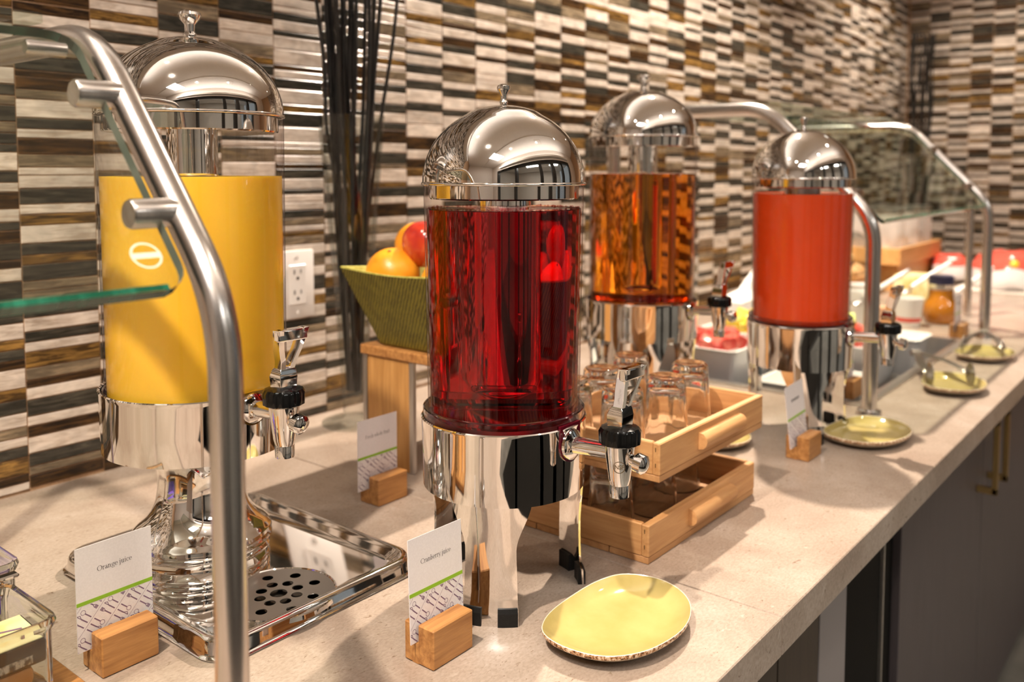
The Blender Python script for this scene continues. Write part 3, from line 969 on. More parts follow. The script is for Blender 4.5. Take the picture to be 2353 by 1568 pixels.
    o('knob', MB().lathe([(kr * 0.82, k0 - 0.001), (kr * 0.85, k0 + 0.001), (kr * 0.50, k0 + 0.0025), (kr * 0.62, k0 + 0.005), (kr * 0.42, k0 + 0.008), (kr * 0.45, k0 + (k1 - k0) * 0.5), (kr * 0.86, k0 + (k1 - k0) * 0.70), (kr, k0 + (k1 - k0) * 0.82), (kr * 0.92, k0 + (k1 - k0) * 0.92), (kr * 0.55, k1 - 0.0004), (0, k1)], 40), M['chrome'], ld)
    sp = spigot(root, P, -0.151 if P is SMALL else -0.158, P['zt'] - 0.0065 if P is SMALL else P['zt'] - 0.002, seat_mat)
    return root, sp
M['seat_red'] = plain('red_tinted_seat', (0.10, 0.004, 0.012), 0.1)
M['seat_brown'] = plain('brown_tinted_seat', (0.06, 0.02, 0.006), 0.1)
M['seat_gold'] = plain('gold_tinted_seat', (0.16, 0.075, 0.004), 0.1)
d_cran, sp_cran = dispenser('cranberry juice dispenser, dark red, chrome dome lid, three legs, nearest the front edge', 0.7476, 0.618, SMALL, 'cranberry', 'legs', M['seat_red'])
d_oj, sp_oj = dispenser('orange juice dispenser, yellow, on a flared chrome pedestal in the steel drip tray', 0.5474, 0.9024, LARGE, 'orange_juice', 'pedestal', M['seat_gold'])
d_apple, sp_ap = dispenser('amber apple juice dispenser behind the tumbler crates', 1.432, 0.850, LARGE, 'apple', 'legs', M['seat_brown'])
d_guava, sp_gu = dispenser('orange red juice dispenser with chrome dome lid beside the far sneeze guard post', 1.5446, 0.5909, SMALL, 'guava_juice', 'legs', M['seat_red'])
# NSF mark printed on the cranberry tap
zc = SMALL['zt'] - 0.0065
def wrap_on_cone(me, tx, ty, zc, az, zmid, r_of):
    for v in me.vertices:
        z = zmid + v.co.y
        r = r_of(z) + 0.00025 + v.co.z
        a = az + v.co.x / r_of(z)
        v.co = (tx + r * math.cos(a), ty + r * math.sin(a), z)
def r_cone(z): return 0.0112 + (0.0150 - 0.0112) * (z - (zc - 0.034)) / 0.028
me = text_mesh('NSF', 0.0062, 0.9)
wrap_on_cone(me, 0, -0.151, zc, R(-150), zc - 0.019, r_cone)
M['nsf'] = plain('etched_brown', (0.16, 0.11, 0.06), 0.4)
link('nsf_mark', me, M['nsf'], sp_cran)
me = curve_sheet([circ(0, 0, 0.0062, 40), circ(0, 0, 0.0057, 40)], 0.00006)
wrap_on_cone(me, 0, -0.151, zc, R(-150), zc - 0.019, r_cone)
link('nsf_ring', me, M['nsf'], sp_cran)

# drip tray under the orange juice
tray = thing('drip_tray', 'rectangular polished steel drip tray under the orange juice dispenser', 'tray', (0, 0, 0))
X0, X1, Y0, Y1 = 0.447, 0.722, 0.716, 1.058
def rr_(d, z): return rrect(X0 + d, X1 - d, Y0 + d, Y1 - d, 0.034 - d * 0.5, z, 8)
MB().loops([rr_(0.001, 0.0002), rr_(0, 0.002), rr_(0.0025, 0.0035), rr_(0.0038, 0.006), rr_(0.0048, 0.016), rr_(0.0070, 0.0195), rr_(0.0105, 0.0205), rr_(0.0140, 0.0190), rr_(0.0160, 0.0165), rr_(0.0185, 0.0158), rr_(0.0225, 0.0120), rr_(0.0265, 0.0108)], cap0=False).build('pan', M['chrome'], tray, ang=60)
gx, gy = 0.5595, 0.776
holes = [(0.037, 0.020), (0.0200, 0.0110), (0.0210, -0.0050), (0.0400, -0.0100), (-0.0090, 0.0180), (0.0100, -0.0180), (0.0190, -0.0340), (-0.0200, 0.0050), (-0.0190, -0.0110), (-0.0060, -0.0200), (-0.0360, -0.0200), (-0.0120, -0.0390), (0.0070, 0.0210), (0.0140, 0.0390)]
gm = curve_sheet([circ(0, 0, 0.0590, 72), circ(0, 0, 0.0092, 24)] + [circ(a, b, 0.0060, 20) for a, b in holes], 0.0008)
M['grate'] = plain('grate_steel', (0.40, 0.375, 0.35), 0.3, 1.0)
link('grate', gm, M['grate'], tray, (gx, gy, 0.0142))
MB().lathe([(0.0586, 0.0109), (0.0586, 0.0142), (0.0598, 0.0156), (0.0615, 0.0150), (0.0625, 0.0109)], 72, gx, gy).build('grate_rim', M['chrome'], tray)
MB().lathe([(0.0, 0.01085), (0.0586, 0.01085), (0.0586, 0.01095), (0, 0.01095)], 48, gx, gy).build('grate_well', plain('dark_well', (0.10, 0.09, 0.08), 0.2, 1.0), tray)

# ------------------------------------------------------------------ menu cards in bamboo holders
def motif_fork(bs, ox, oz, c, s, L):
    return
def print_pattern(w, h):
    """cutlery line drawing in slanted rows, flat print on the card; local x 0..w, z 0..h"""
    polys = []
    ca, sa = math.cos(R(48)), math.sin(R(48))
    def seg(x0, y0, x1, y1, t=0.00028):
        d = Vector((x1 - x0, y1 - y0))
        if d.length < 1e-6: return
        n = Vector((-d.y, d.x)).normalized() * t
        polys.append([(x0 + n.x, y0 + n.y), (x0 - n.x, y0 - n.y), (x1 - n.x, y1 - n.y), (x1 + n.x, y1 + n.y)])
    def tr(o, u, v): return (o[0] + u * ca - v * sa, o[1] + u * sa + v * ca)
    P = 0.0168
    K = 1.42
    for i in range(-10, 12):
        for j in range(-3, 12):
            # cell frame: u along the rows, v across
            o = (j * 0.0142 * K * ca - i * P * sa, j * 0.0142 * K * sa + i * P * ca)
            up = 1 if (i + j) % 2 == 0 else -1
            def L(u0, v0, u1, v1, t=0.00028):
                a, b = tr(o, u0 * K, v0 * up * K), tr(o, u1 * K, v1 * up * K)
                seg(*a, *b, t * 1.1)
            for q in (0, 0.0038, 0.0076): L(q, -0.0046, q, 0.0008, 0.0005)
            for q in (-0.0009, -0.0003, 0.0003, 0.0009): L(q, 0.0022, q, 0.0045, 0.0003)
            L(-0.0009, 0.0022, 0, 0.0006); L(0.0009, 0.0022, 0, 0.0006)
            L(0.0038, 0.0008, 0.0052, 0.0030); L(0.0052, 0.0030, 0.0038, 0.0046); L(0.0038, 0.0046, 0.0038, 0.0008)
            for k in range(10):
                a0, a1 = 2 * PI * k / 10, 2 * PI * (k + 1) / 10
                L(0.0076 + 0.0016 * math.cos(a0), 0.0024 + 0.0016 * math.sin(a0), 0.0076 + 0.0016 * math.cos(a1), 0.0024 + 0.0016 * math.sin(a1), 0.0002)
        o = (-i * P * sa, -i * P * ca * -1)
        a, b = tr((-i * P * sa, i * P * ca), -0.05, P / 2), tr((-i * P * sa, i * P * ca), 0.2, P / 2)
        seg(*a, *b, 0.00014)
    # clip the polygons to the panel
    bm = bmesh.new()
    for p in polys:
        if max(q[0] for q in p) < 0 or min(q[0] for q in p) > w or max(q[1] for q in p) < 0 or min(q[1] for q in p) > h: continue
        bm.faces.new([bm.verts.new((q[0], 0, q[1])) for q in p])
    for co, no in (((0, 0, 0), (-1, 0, 0)), ((w, 0, 0), (1, 0, 0)), ((0, 0, 0), (0, 0, -1)), ((0, 0, h), (0, 0, 1))):
        bmesh.ops.bisect_plane(bm, geom=bm.verts[:] + bm.edges[:] + bm.faces[:], plane_co=co, plane_no=no, clear_outer=True)
    me = bpy.data.meshes.new('cutlery_print')
    bm.to_mesh(me)
    bm.free()
    return me
CW, CH = 0.0740, 0.0990
pat = print_pattern(CW - 0.0004, 0.0425)
pat.materials.append(M['mauve'])
def menu_card(label, x, y, text, lean=0.0, rz=0.0, tilt=0.0, size=0.0098, blurred=False):
    """x,y = left front foot of the card"""
    t = thing('menu_card', label, 'sign', (x, y, 0.0205), rz)
    t.rotation_euler = (R(-lean), R(tilt), rz)
    MB().box(0, CW, -0.0004, 0.0004, 0, CH).build('sheet', M['card'], t, smooth=False)
    MB().box(0, CW, -0.00052, -0.0004, 0.0440, 0.0476).build('stripe', M['green'], t, smooth=False)
    o = link('cutlery_print', pat, None, t, (0.0002, -0.00048, 0.0008))
    o['kind'] = 'stuff'
    if not blurred:
        link('lettering', serif_mesh(text, size), M['ink'], t, (CW * 0.5, -0.0005, 0.0735))
    else:
        s = MB()
        for k in range(9): s.box(0.022 + k * 0.0036, 0.0242 + k * 0.0036, -0.00055, -0.0004, 0.071 + 0.0008 * (k % 3), 0.0755)
        s.build('lettering', M['ink'], t, smooth=False)
    return t
def card_holder(label, x, y, rz=0.0, w=0.0556, d=0.0385, h=0.0388):
    """x,y = left front bottom corner"""
    t = thing('card_holder', label, 'card holder', (x, y, 0), rz)
    b = 0.0012
    ys0, ys1 = 0.0205, 0.0270
    MB().box(0, w, 0, ys0, 0.0003, h, b).build('front_block', M['bamboo'], t)
    MB().box(0, w, ys1, d, 0.0003, h - 0.0005, b).build('back_block', M['bamboo'], t)
    MB().box(0.0004, w - 0.0004, ys0 - 0.001, ys1 + 0.001, 0.0003, 0.0200).build('slot_floor', M['bamboo'], t)
    return t
card_holder('bamboo card holder left of the steel post, holding the orange juice card', 0.3735, 0.7870)
menu_card('white card reading Orange juice in front of the chrome pedestal', 0.3625, 0.8110, 'Orange juice', 0.0, size=0.034)
card_holder('bamboo card holder beside the big green plate, holding the cranberry juice card', 0.5737, 0.5595)
menu_card('white card reading Cranberry juice before the chrome leg of the cranberry dispenser', 0.5672, 0.5830, 'Cranberry juice', 3.2, 0, 1.2, 0.0415)
card_holder('bamboo card holder in front of the fruit bowl riser', 0.8175, 0.9010)
menu_card('white card reading Fresh whole fruit below the green fruit bowl', 0.8010, 0.9248, 'Fresh whole fruit', 0.0, 0, 0, 0.046)
card_holder('bamboo card holder at the feet of the orange red juice dispenser', 1.3800, 0.5080)
menu_card('small white card leaning back in the holder by the orange red juice dispenser', 1.3630, 0.5320, '', 6.0, 0, -2.0, blurred=True)
card_holder('bamboo card holder inside the cold well behind the near post', 1.8150, 0.5800)
menu_card('white card in the holder inside the cold well, half hidden by the post', 1.8080, 0.6040, '', 0, blurred=True)
card_holder('bamboo card holder next to the far sneeze guard post', 2.6750, 0.5600)
menu_card('grey looking card standing beside the honey jar', 2.6700, 0.5840, '', 0, blurred=True)

# ------------------------------------------------------------------ plates
OUT = [(-0.0714, 0.0454), (-0.0437, 0.0564), (-0.0023, 0.0597), (0.0442, 0.0577), (0.0776, 0.045), (0.0925, 0.0148), (0.0893, -0.014), (0.0723, -0.0397), (0.045, -0.0571), (0.013, -0.0653), (-0.0191, -0.064), (-0.0469, -0.0566), (-0.0693, -0.042), (-0.0827, -0.022), (-0.0876, 0.0044), (-0.084, 0.0285)]
OUTL = spline([(a, b, 0) for a, b in OUT], 5)
def pring(k, z): return [(p.x * k, p.y * k, z) for p in OUTL]
def make_plate(label, x, y, rz=0, s=1.0):
    t = thing('plate', label, 'plate', (x, y, 0), rz)
    MB().loops([pring(0.02, 0.0062), pring(0.5, 0.0062), pring(0.72, 0.0068), pring(0.86, 0.0102), pring(0.95, 0.0150), pring(0.985, 0.0172)], cap0=True, cap1=False).build('dish', M['glaze'], t, ang=80)
    MB().loops([pring(0.985, 0.0172), pring(0.992, 0.0179), pring(0.999, 0.0174)], False, False).build('lip', M['rim_cream'], t, ang=80)
    MB().loops([pring(0.999, 0.0174), pring(1.002, 0.0160), pring(0.992, 0.0132)], False, False).build('rim', M['rim'], t, ang=80)
    MB().loops([pring(0.992, 0.0132), pring(0.975, 0.0118), pring(0.86, 0.0060), pring(0.70, 0.0022), pring(0.68, 0.0003)], False, True).build('base', M['foot'], t, ang=80)
    t.scale = (s, s, s)
    return t
make_plate('large olive green plate with brown speckled rim, empty, nearest the front', 0.748, 0.466)
make_plate('empty olive green plate in front of the orange red juice dispenser', 1.568, 0.475, R(-8))
make_plate('plate edge showing behind the right end of the tumbler crates', 1.392, 0.685, R(60), 0.9)
p4 = (2.045, 0.447)
make_plate('olive green plate holding steel tongs, nearer of the two by the cold well', p4[0], p4[1], R(10))
p5 = (2.435, 0.462)
make_plate('olive green plate holding steel tongs, farther one beside the end post', p5[0], p5[1], R(-5))
M['dark_steel'] = plain('dull_tong_steel', (0.30, 0.27, 0.235), 0.30, 1.0)
def tongs(label, x, y, rz):
    t = thing('tongs', label, 'tongs', (x, y, 0.0), rz)
    for s in (-1, 1):
        pts = spline([(0.125, s * 0.003, 0.040), (0.075, s * 0.014, 0.043), (0.02, s * 0.030, 0.042), (-0.035, s * 0.041, 0.036), (-0.048, s * 0.043, 0.030)], 6, False)
        MB().tube(pts, [0.0085] * len(pts), 12, True, 0.3).build('arm', M['dark_steel'], t)
        h = MB()
        rings = []
        n = 44
        for off, k in ((0.0032, 0.35), (0.0016, 0.7), (0.0, 1.0), (-0.0014, 1.0), (0.0002, 0.7), (0.0018, 0.35)):
            ring = []
            for q in range(n):
                a = 2 * PI * q / n
                r = k * (1 + 0.05 * math.cos(11 * a))
                ring.append((-0.060 + 0.021 * r * math.cos(a), s * (0.043 + off), 0.0330 + 0.0245 * r * math.sin(a)))
            rings.append(ring)
        h.loops(rings).build('head', M['dark_steel'], t)
    MB().cyl((0.125, -0.010, 0.040), (0.125, 0.010, 0.040), 0.0075, seg=16).build('hinge', M['dark_steel'], t)
    return t
tongs('steel serving tongs resting on the nearer plate by the cold well', p4[0] + 0.045, p4[1] + 0.04, R(36))
tongs('steel serving tongs resting on the farther plate by the end post', p5[0] + 0.03, p5[1] + 0.01, R(10))

# ------------------------------------------------------------------ crates with tumblers
def crate(label, x0, x1, y0, y1, z):
    t = thing('crate', label, 'crate', (x0, y0, z))
    w, d = x1 - x0, y1 - y0
    H = 0.0475
    MB().box(0, w, 0, 0.010, 0.0085, H, 0.0012).build('front_board', M['crate'], t)
    MB().box(0, w, d - 0.010, d, 0.0085, H, 0.0012).build('back_board', M['crate'], t)
    for xa in (0.0, w - 0.0075): MB().box(xa, xa + 0.0075, 0.0102, d - 0.0102, 0.0085, H + 0.0006, 0.0012).build('end_board', M['crate_y'], t)
    n = 4
    for k in range(n):
        a = d * k / n
        MB().box(0.0006, w - 0.0006, a + 0.0006, a + d / n - 0.0008, 0.0002, 0.0083, 0.0007).build('slat', M['crate_dark'], t)
    # half round rail handle on the front board
    xa, xb = w * 0.335, w * 0.735
    h = MB()
    prof = [(0.0, -0.0110), (-0.0065, -0.0095), (-0.0105, -0.0055), (-0.0120, 0.0), (-0.0105, 0.0055), (-0.0065, 0.0095), (0.0, 0.0110)]
    zc_ = 0.0275
    h.loops([[(xx, yy, zc_ + zz) for yy, zz in prof] for xx in (xa, xb)])
    h.build('handle', M['crate'], t, ang=40)
    pin = MB()
    for zz in (0.018, 0.037): pin.box(-0.0003, 0.0003, 0.0050, 0.0058, zz, zz + 0.005)
    pin.build('staple', M['void'], t)
    return t
LX0, LX1, LY0, LY1 = 0.8955, 1.1940, 0.5185, 0.7420
UX0, UX1, UY0, UY1 = 0.9080, 1.2040, 0.5120, 0.7360
GH = 0.0880
LFLOOR = 0.0085
UZ = LFLOOR + GH + 0.0005
crate('lower wooden crate standing on the worktop', LX0, LX1, LY0, LY1, 0.0)
crate('upper wooden crate resting on the tumblers of the crate below', UX0, UX1, UY0, UY1, UZ)
def tumbler_mesh():
    r0, r1, h = 0.0262, 0.0325, GH
    def mod(r, z, a):
        if 0.006 < z < 0.066 and r > 0.02:
            k = min(1, (z - 0.006) / 0.01, (0.066 - z) / 0.012)
            return r * (1 - 0.055 * k * (1 - abs(math.cos(5 * a))))
        return r
    # inverted: the mouth is at z 0, the thick base on top
    out = [(r1, 0.0), (r1 + 0.0004, 0.0012)] + [(r1 + (r0 - r1) * (z / 0.075) ** 0.85, z) for z in (0.006, 0.012, 0.02, 0.03, 0.04, 0.05, 0.058, 0.063, 0.066, 0.071)]
    out += [(r0 + 0.0004, 0.076), (r0 - 0.0006, h - 0.004), (r0 - 0.0030, h - 0.001), (r0 - 0.006, h), (0.014, h - 0.0022), (0.0, h - 0.003)]
    inn = [(0.0, 0.0735), (0.016, 0.073), (r0 - 0.0055, 0.070), (r0 - 0.0036, 0.064), (r0 - 0.0028, 0.055), (r1 - 0.0042, 0.03), (r1 - 0.0030, 0.008), (r1 - 0.0022, 0.001)]
    mb = MB()
    mb.lathe(out + inn, 60, mod=mod, closed=False)
    # close the mouth edge between first and last ring
    bm = mb.bm
    bm.verts.ensure_lookup_table()
    es = [e for e in bm.edges if len(e.link_faces) == 1]
    bmesh.ops.bridge_loops(bm, edges=es)
    bmesh.ops.recalc_face_normals(bm, faces=bm.faces)
    me = bpy.data.meshes.new('tumbler')
    bm.to_mesh(me)
    bm.free()
    me.shade_smooth()
    me.set_sharp_from_angle(angle=R(50))
    me.materials.append(M['glass'])
    return me
TM = tumbler_mesh()
def tumbler(label, x, y, z, group):
    o = link('tumbler', TM, None, None, (x, y, z))
    o.rotation_euler = (0, 0, random.uniform(0, 2))
    return tag(o, label, 'glass', group)
UT = [(0.9500, 0.590, 'upturned tumbler in the front left corner of the upper crate, behind the chrome lever'),
      (1.0400, 0.578, 'upturned tumbler at the middle of the front row in the upper crate'),
      (1.1330, 0.592, 'upturned tumbler at the right end of the front row in the upper crate'),
      (1.0280, 0.672, 'upturned tumbler at the middle of the back row in the upper crate'),
      (1.1300, 0.688, 'upturned tumbler at the right end of the back row, upper crate'),
      (0.9480, 0.668, 'upturned tumbler at the back left of the upper crate, beside the red juice')]
for x, y, l in UT: tumbler(l, x, y, UZ + 0.0086, 'tumblers in the upper crate')
LT = [(0.9400, 0.600, 'upturned tumbler in the left of the lower crate, under the tap'),
      (1.0330, 0.590, 'upturned tumbler in the middle of the lower crate'),
      (1.1350, 0.610, 'upturned tumbler at the right end of the lower crate'),
      (0.9450, 0.690, 'upturned tumbler at the back left of the lower crate'),
      (1.0380, 0.690, 'upturned tumbler at the back middle of the lower crate'),
      (1.1320, 0.695, 'upturned tumbler at the back right of the lower crate')]
for x, y, l in LT: tumbler(l, x, y, 0.0086, 'tumblers in the lower crate')

# ------------------------------------------------------------------ riser, bowl and fruit
rs = thing('riser', 'bamboo riser with steel corner legs under the green fruit bowl', 'riser', (0.94, 0.87, 0))
RT = 0.1900
MB().box(0.002, 0.016, 0.098, 0.192, 0.0004, RT - 0.0165, 0.001).build('side_panel', M['bamboo_end'], rs)
MB().box(0.205, 0.219, 0.098, 0.192, 0.0004, RT - 0.0165, 0.001).build('side_panel', M['bamboo_end'], rs)
MB().box(-0.002, 0.222, 0.0, 0.205, RT - 0.016, RT, 0.002).build('top_board', M['bamboo'], rs)
for xx in (0.0, 0.213):
    for yy in (0.088, 0.193):
        MB().box(xx + 0.001, xx + 0.009, yy, yy + 0.009, 0.0, RT - 0.016, 0.001).build('corner_leg', M['satin'], rs)
bz = RT
bowl = thing('fruit_bowl', 'square green woven bowl full of fruit on the bamboo riser', 'bowl', (1.020, 0.970, bz))
def sq(a, z): return [(-a, -a, z), (a, -a, z), (a, a, z), (-a, a, z)]
def sqd(a, z, n=8):
    c = sq(a, z)
    o = []
    for i in range(4):
        p, q = Vector(c[i]), Vector(c[(i + 1) % 4])
        for k in range(n):
            t_ = k / n
            v = p + (q - p) * t_
            v.z -= 0.006 * math.sin(PI * t_) * (z / 0.126)
            o.append(v)
    return o
MB().loops([sqd(0.066, 0.0004), sqd(0.070, 0.004), sqd(0.113, 0.1245)], True, False).build('wall', M['weave'], bowl, smooth=False)
MB().loops([sqd(0.113, 0.1245), sqd(0.1125, 0.127), sqd(0.108, 0.126)], False, False).build('rim', M['weave_light'], bowl, smooth=False)
MB().loops([sqd(0.108, 0.126), sqd(0.066, 0.006)], False, True).build('lining', M['weave_light'], bowl, smooth=False)
def fruit(kind, x, y, z, r, label, squash=0.95):
    t = thing(kind, label, kind, (x, y, z))
    mb = MB()
    if kind == 'orange':
        mb.ball((0, 0, 0), r, r, r * squash, 4)
        mb.build('peel', M['orange'], t, ang=80)
        MB().ball((-r * 0.35, -r * 0.2, r * 0.88), 0.003, 0.003, 0.0012, 2).build('navel', M['stem'], t)
    else:
        pr = []
        for k in range(25):
            a = -PI / 2 + PI * k / 24
            rr_ = r * math.cos(a) * (1 + 0.10 * math.sin(a))
            zz = r * 0.95 * math.sin(a) - 0.010 * math.exp(-((rr_ / (r * 0.28)) ** 2)) * (1 if a > 0 else -0.6)
            pr.append((max(rr_, 0) if 0 < k < 24 else 0, zz))
        mb.lathe(pr, 40)
        mb.build('skin', M['apple_skin'], t, ang=80)
        MB().tube([(0, 0, r * 0.80), (0.002, 0, r * 0.95), (0.006, 0.001, r * 1.08)], 0.0012, 8).build('stem', M['stem'], t)
    return t
fr_z = bz + 0.108
fruit('orange', 0.965, 1.025, fr_z + 0.006, 0.043, 'orange at the left corner of the green bowl')
fruit('apple', 1.005, 0.985, fr_z + 0.052, 0.042, 'red apple on top of the fruit pile in the green bowl')
fruit('orange', 0.985, 0.925, fr_z - 0.004, 0.042, 'orange at the front of the green bowl below the apple')
fruit('orange', 1.038, 1.040, fr_z + 0.046, 0.040, 'orange half hidden behind the apple')
fruit('apple', 1.060, 0.955, fr_z + 0.010, 0.040, 'apple behind the red juice, right side of the green bowl')
fruit('orange', 1.050, 0.915, fr_z - 0.030, 0.038, 'orange low at the right of the green bowl')

# ------------------------------------------------------------------ vase with black sticks
def vase(label, x, y, h, r0, r1, foot):
    t = thing('vase', label, 'vase', (x, y, 0))
    def rad(z): return r0 + (r1 - r0) * (z / h) ** 1.15
    zs = [0.012, 0.04, 0.08, 0.14, 0.2, 0.3, 0.4, 0.5, h - 0.004]
    MB().lathe([(0, 0.0003), (foot, 0.0003), (foot, 0.004), (r0 + 0.006, 0.009)] + [(rad(z), z) for z in zs] + [(rad(h), h), (rad(h) - 0.003, h)], 64).build('body', M['clear'], t)
    MB().lathe([(0, 0.05), (r0 * 0.5, 0.052), (r0 * 0.85, 0.065), (rad(0.09) - 0.004, 0.10)] + [(rad(z) - 0.004, z) for z in zs[3:]] + [(rad(h) - 0.003, h)], 64).build('inner_wall', M['clear'], t)
    return t
VX, VY = 1.0730, 1.2450
vase('tall flared clear glass vase holding black sticks by the wall outlet', VX, VY, 0.5650, 0.0195, 0.0600, 0.060)
tops = [(-0.050, 0.80), (-0.030, 0.95), (-0.026, 0.9), (-0.018, 0.95), (-0.012, 0.9), (-0.008, 0.97), (-0.003, 0.9), (0.003, 0.93), (0.010, 0.95), (0.018, 0.9), (0.024, 0.97), (0.032, 0.92), (0.055, 0.94), (0.064, 0.9), (0.10, 0.9), (0.075, 0.95), (-0.04, 0.92), (-0.035, 0.9), (0.0, 0.9), (-0.022, 0.92)]
for i, (dx, zt) in enumerate(tops):
    a = 2 * PI * i * 0.381
    b = (0.011 * math.cos(a), 0.011 * math.sin(a), 0.062)
    dy = random.uniform(-0.03, 0.03)
    ex, ey = dx * 1.35, dy
    mid = [(b[0] + (ex - b[0]) * k + random.uniform(-0.006, 0.006), b[1] + (ey - b[1]) * k + random.uniform(-0.005, 0.005), 0.062 + (zt - 0.062) * k) for k in (0.3, 0.6, 0.8)]
    if i < 10:
        mid[0] = (b[0] * 1.4 + 0.005 * math.cos(a), b[1] * 1.4, mid[0][2])
    pts = spline([b] + mid + [(ex, ey, zt)], 7, False)
    o = MB().tube([(VX + p.x, VY + p.y, p.z) for p in pts], random.uniform(0.0030, 0.0044), 8).build('stick', M['twig'])
    tag(o, 'thin black stick standing in the tall glass vase', 'stick', 'black sticks in the vase')
CX, CY = 4.80, 1.235
for i in range(14):
    a = 2 * PI * i / 14
    b = (CX + 0.02 * math.cos(a), CY + 0.02 * math.sin(a), 0.05)
    pts = [b]
    for k in range(1, 7):
        q = k / 6
        pts.append((CX + (0.03 + 0.06 * q) * math.cos(a + 0.8 * math.sin(3 * q)) + random.uniform(-0.015, 0.015), CY + (0.02 + 0.025 * q) * math.sin(a) + random.uniform(-0.01, 0.01), 0.05 + 1.1 * q))
    o = MB().tube(spline(pts, 4, False), 0.0045, 6).build('stick', M['twig'])
    tag(o, 'black twisted stick standing in the far wall corner', 'stick', 'black sticks in the far corner')
vase('clear glass vase in the far corner holding twisted sticks', CX, CY, 0.42, 0.03, 0.06, 0.055)

# ------------------------------------------------------------------ wall outlet
ou = thing('wall_outlet', 'white double socket outlet plate on the mosaic wall', 'outlet', (1.0180, WY, 0.2555))
MB().box(-0.0395, 0.0395, -0.006, 0.0004, -0.0635, 0.0635, 0.003, 2).build('cover_plate', M['white'], ou)
MB().box(-0.0185, 0.0185, -0.0078, -0.005, -0.037, 0.037, 0.001).build('socket_panel', M['white'], ou)
for zc_ in (-0.019, 0.019):
    s = MB()
    s.box(-0.0085, -0.0062, -0.0081, -0.0075, zc_ + 0.001, zc_ + 0.009)
    s.box(0.0062, 0.0082, -0.0081, -0.0075, zc_ + 0.002, zc_ + 0.009)
    s.cyl((0, -0.0081, zc_ - 0.007), (0, -0.0075, zc_ - 0.007), 0.003, seg=12)
    s.build('socket_slots', M['ink'], ou, smooth=False)
for zc_ in (-0.052, 0.052):
    MB().cyl((0, -0.0068, zc_), (0, -0.0055, zc_), 0.0032, seg=16).build('screw', M['white'], ou)

# ------------------------------------------------------------------ sneeze guards
def guard_frame(parent, x, r, zb, yt, zt):
    pts = fillet([(x, 0.522, 0.0), (x, 0.522, zb), (x, yt, zt), (x, 1.10, zt), (x, 1.10, 0.0)], 0.05, 8)
    MB().tube(pts, r, 24).build('post', M['steel'], parent)
    MB().lathe([(r, 0.012), (r + 0.008, 0.010), (r + 0.010, 0.0), (r, 0.0)], 32, x, 0.522, closed=True).build('foot_ring', M['steel'], parent)
    MB().lathe([(r, 0.012), (r + 0.008, 0.010), (r + 0.010, 0.0), (r, 0.0)], 32, x, 1.10, closed=True).build('foot_ring', M['steel'], parent)
SL = Vector((0, 0.184, 0.194)).normalized()
NRM = Vector((0, -SL.z, SL.y))
def guard_pane(parent, x0, x1, base, length, th, corner, SL=SL):
    NRM = Vector((0, -SL.z, SL.y))
    """slanted pane; front face plane through base (y,z)"""
    def W(u, v, d): return Vector((u, base[0], base[1])) + SL * v + NRM * d
    o = []
    for cx, cy, a0 in ((x1 - corner, length - corner, 0), (x0 + corner, length - corner, 90), (x0 + corner, corner, 180), (x1 - corner, corner, 270)):
        for k in range(7):
            a = R(a0 + 15 * k)
            o.append((cx + corner * math.cos(a), cy + corner * math.sin(a)))
    p = MB()
    p.bm.faces.new([p.bm.verts.new(W(u, v, th / 2)) for u, v in o])
    p.bm.faces.new([p.bm.verts.new(W(u, v, -th / 2)) for u, v in o][::-1])
    pane = p.build('glass_pane', M['pane'], parent, smooth=False)
    lo, hi = [], []
    n = len(o)
    e = MB()
    s = MB()
    for i in range(n):
        a, b = o[i], o[(i + 1) % n]
        f = [W(*a, -th / 2), W(*b, -th / 2), W(*b, th / 2), W(*a, th / 2)]
        hz = abs(a[1] - b[1]) < 0.6 * abs(a[0] - b[0])
        (e if hz else s).quad(f)
    for sg_ in (-1, 1):
        k_ = th / 2 + 0.0002
        e.quad([W(x0 + corner, 0.0, sg_ * k_), W(x1 - corner * 0.8, 0.0, sg_ * k_), W(x1 - corner * 0.8, 0.0045, sg_ * k_), W(x0 + corner, 0.0045, sg_ * k_)])
    e.build('green_edge', M['green_edge'], pane, smooth=False)
    s.build('side_edge', M['dark_edge'], pane, smooth=False)
    return pane, W
g1 = thing('sneeze_guard', 'near sneeze guard, thick brushed steel post and slanted green edged glass at the left', 'sneeze guard', (0, 0, 0))
GX = 0.337
guard_frame(g1, GX, 0.0116, 0.377, 0.692, 0.573)
pane1, W1 = guard_pane(g1, -0.75, 0.3185, (0.5318, 0.3881), 0.238, 0.0085, 0.02, Vector((0, 0.184, 0.213)).normalized())
def clamp(parent, xa, xb, v, W, r):
    c0, c1 = W(xa, v, 0), W(xb, v, 0)
    d = MB()
    d.tube([c0, c0 + Vector((0.002, 0, 0)), c1], [r * 0.9, r, r], 24)
    d.build('glass_clamp', M['steel'], parent)
clamp(g1, 0.300, 0.3330, 0.178, W1, 0.0105)
clamp(g1, 0.300, 0.3330, 0.066, W1, 0.0105)
clamp(g1, 0.280, 0.3080, 0.222, W1, 0.0055)
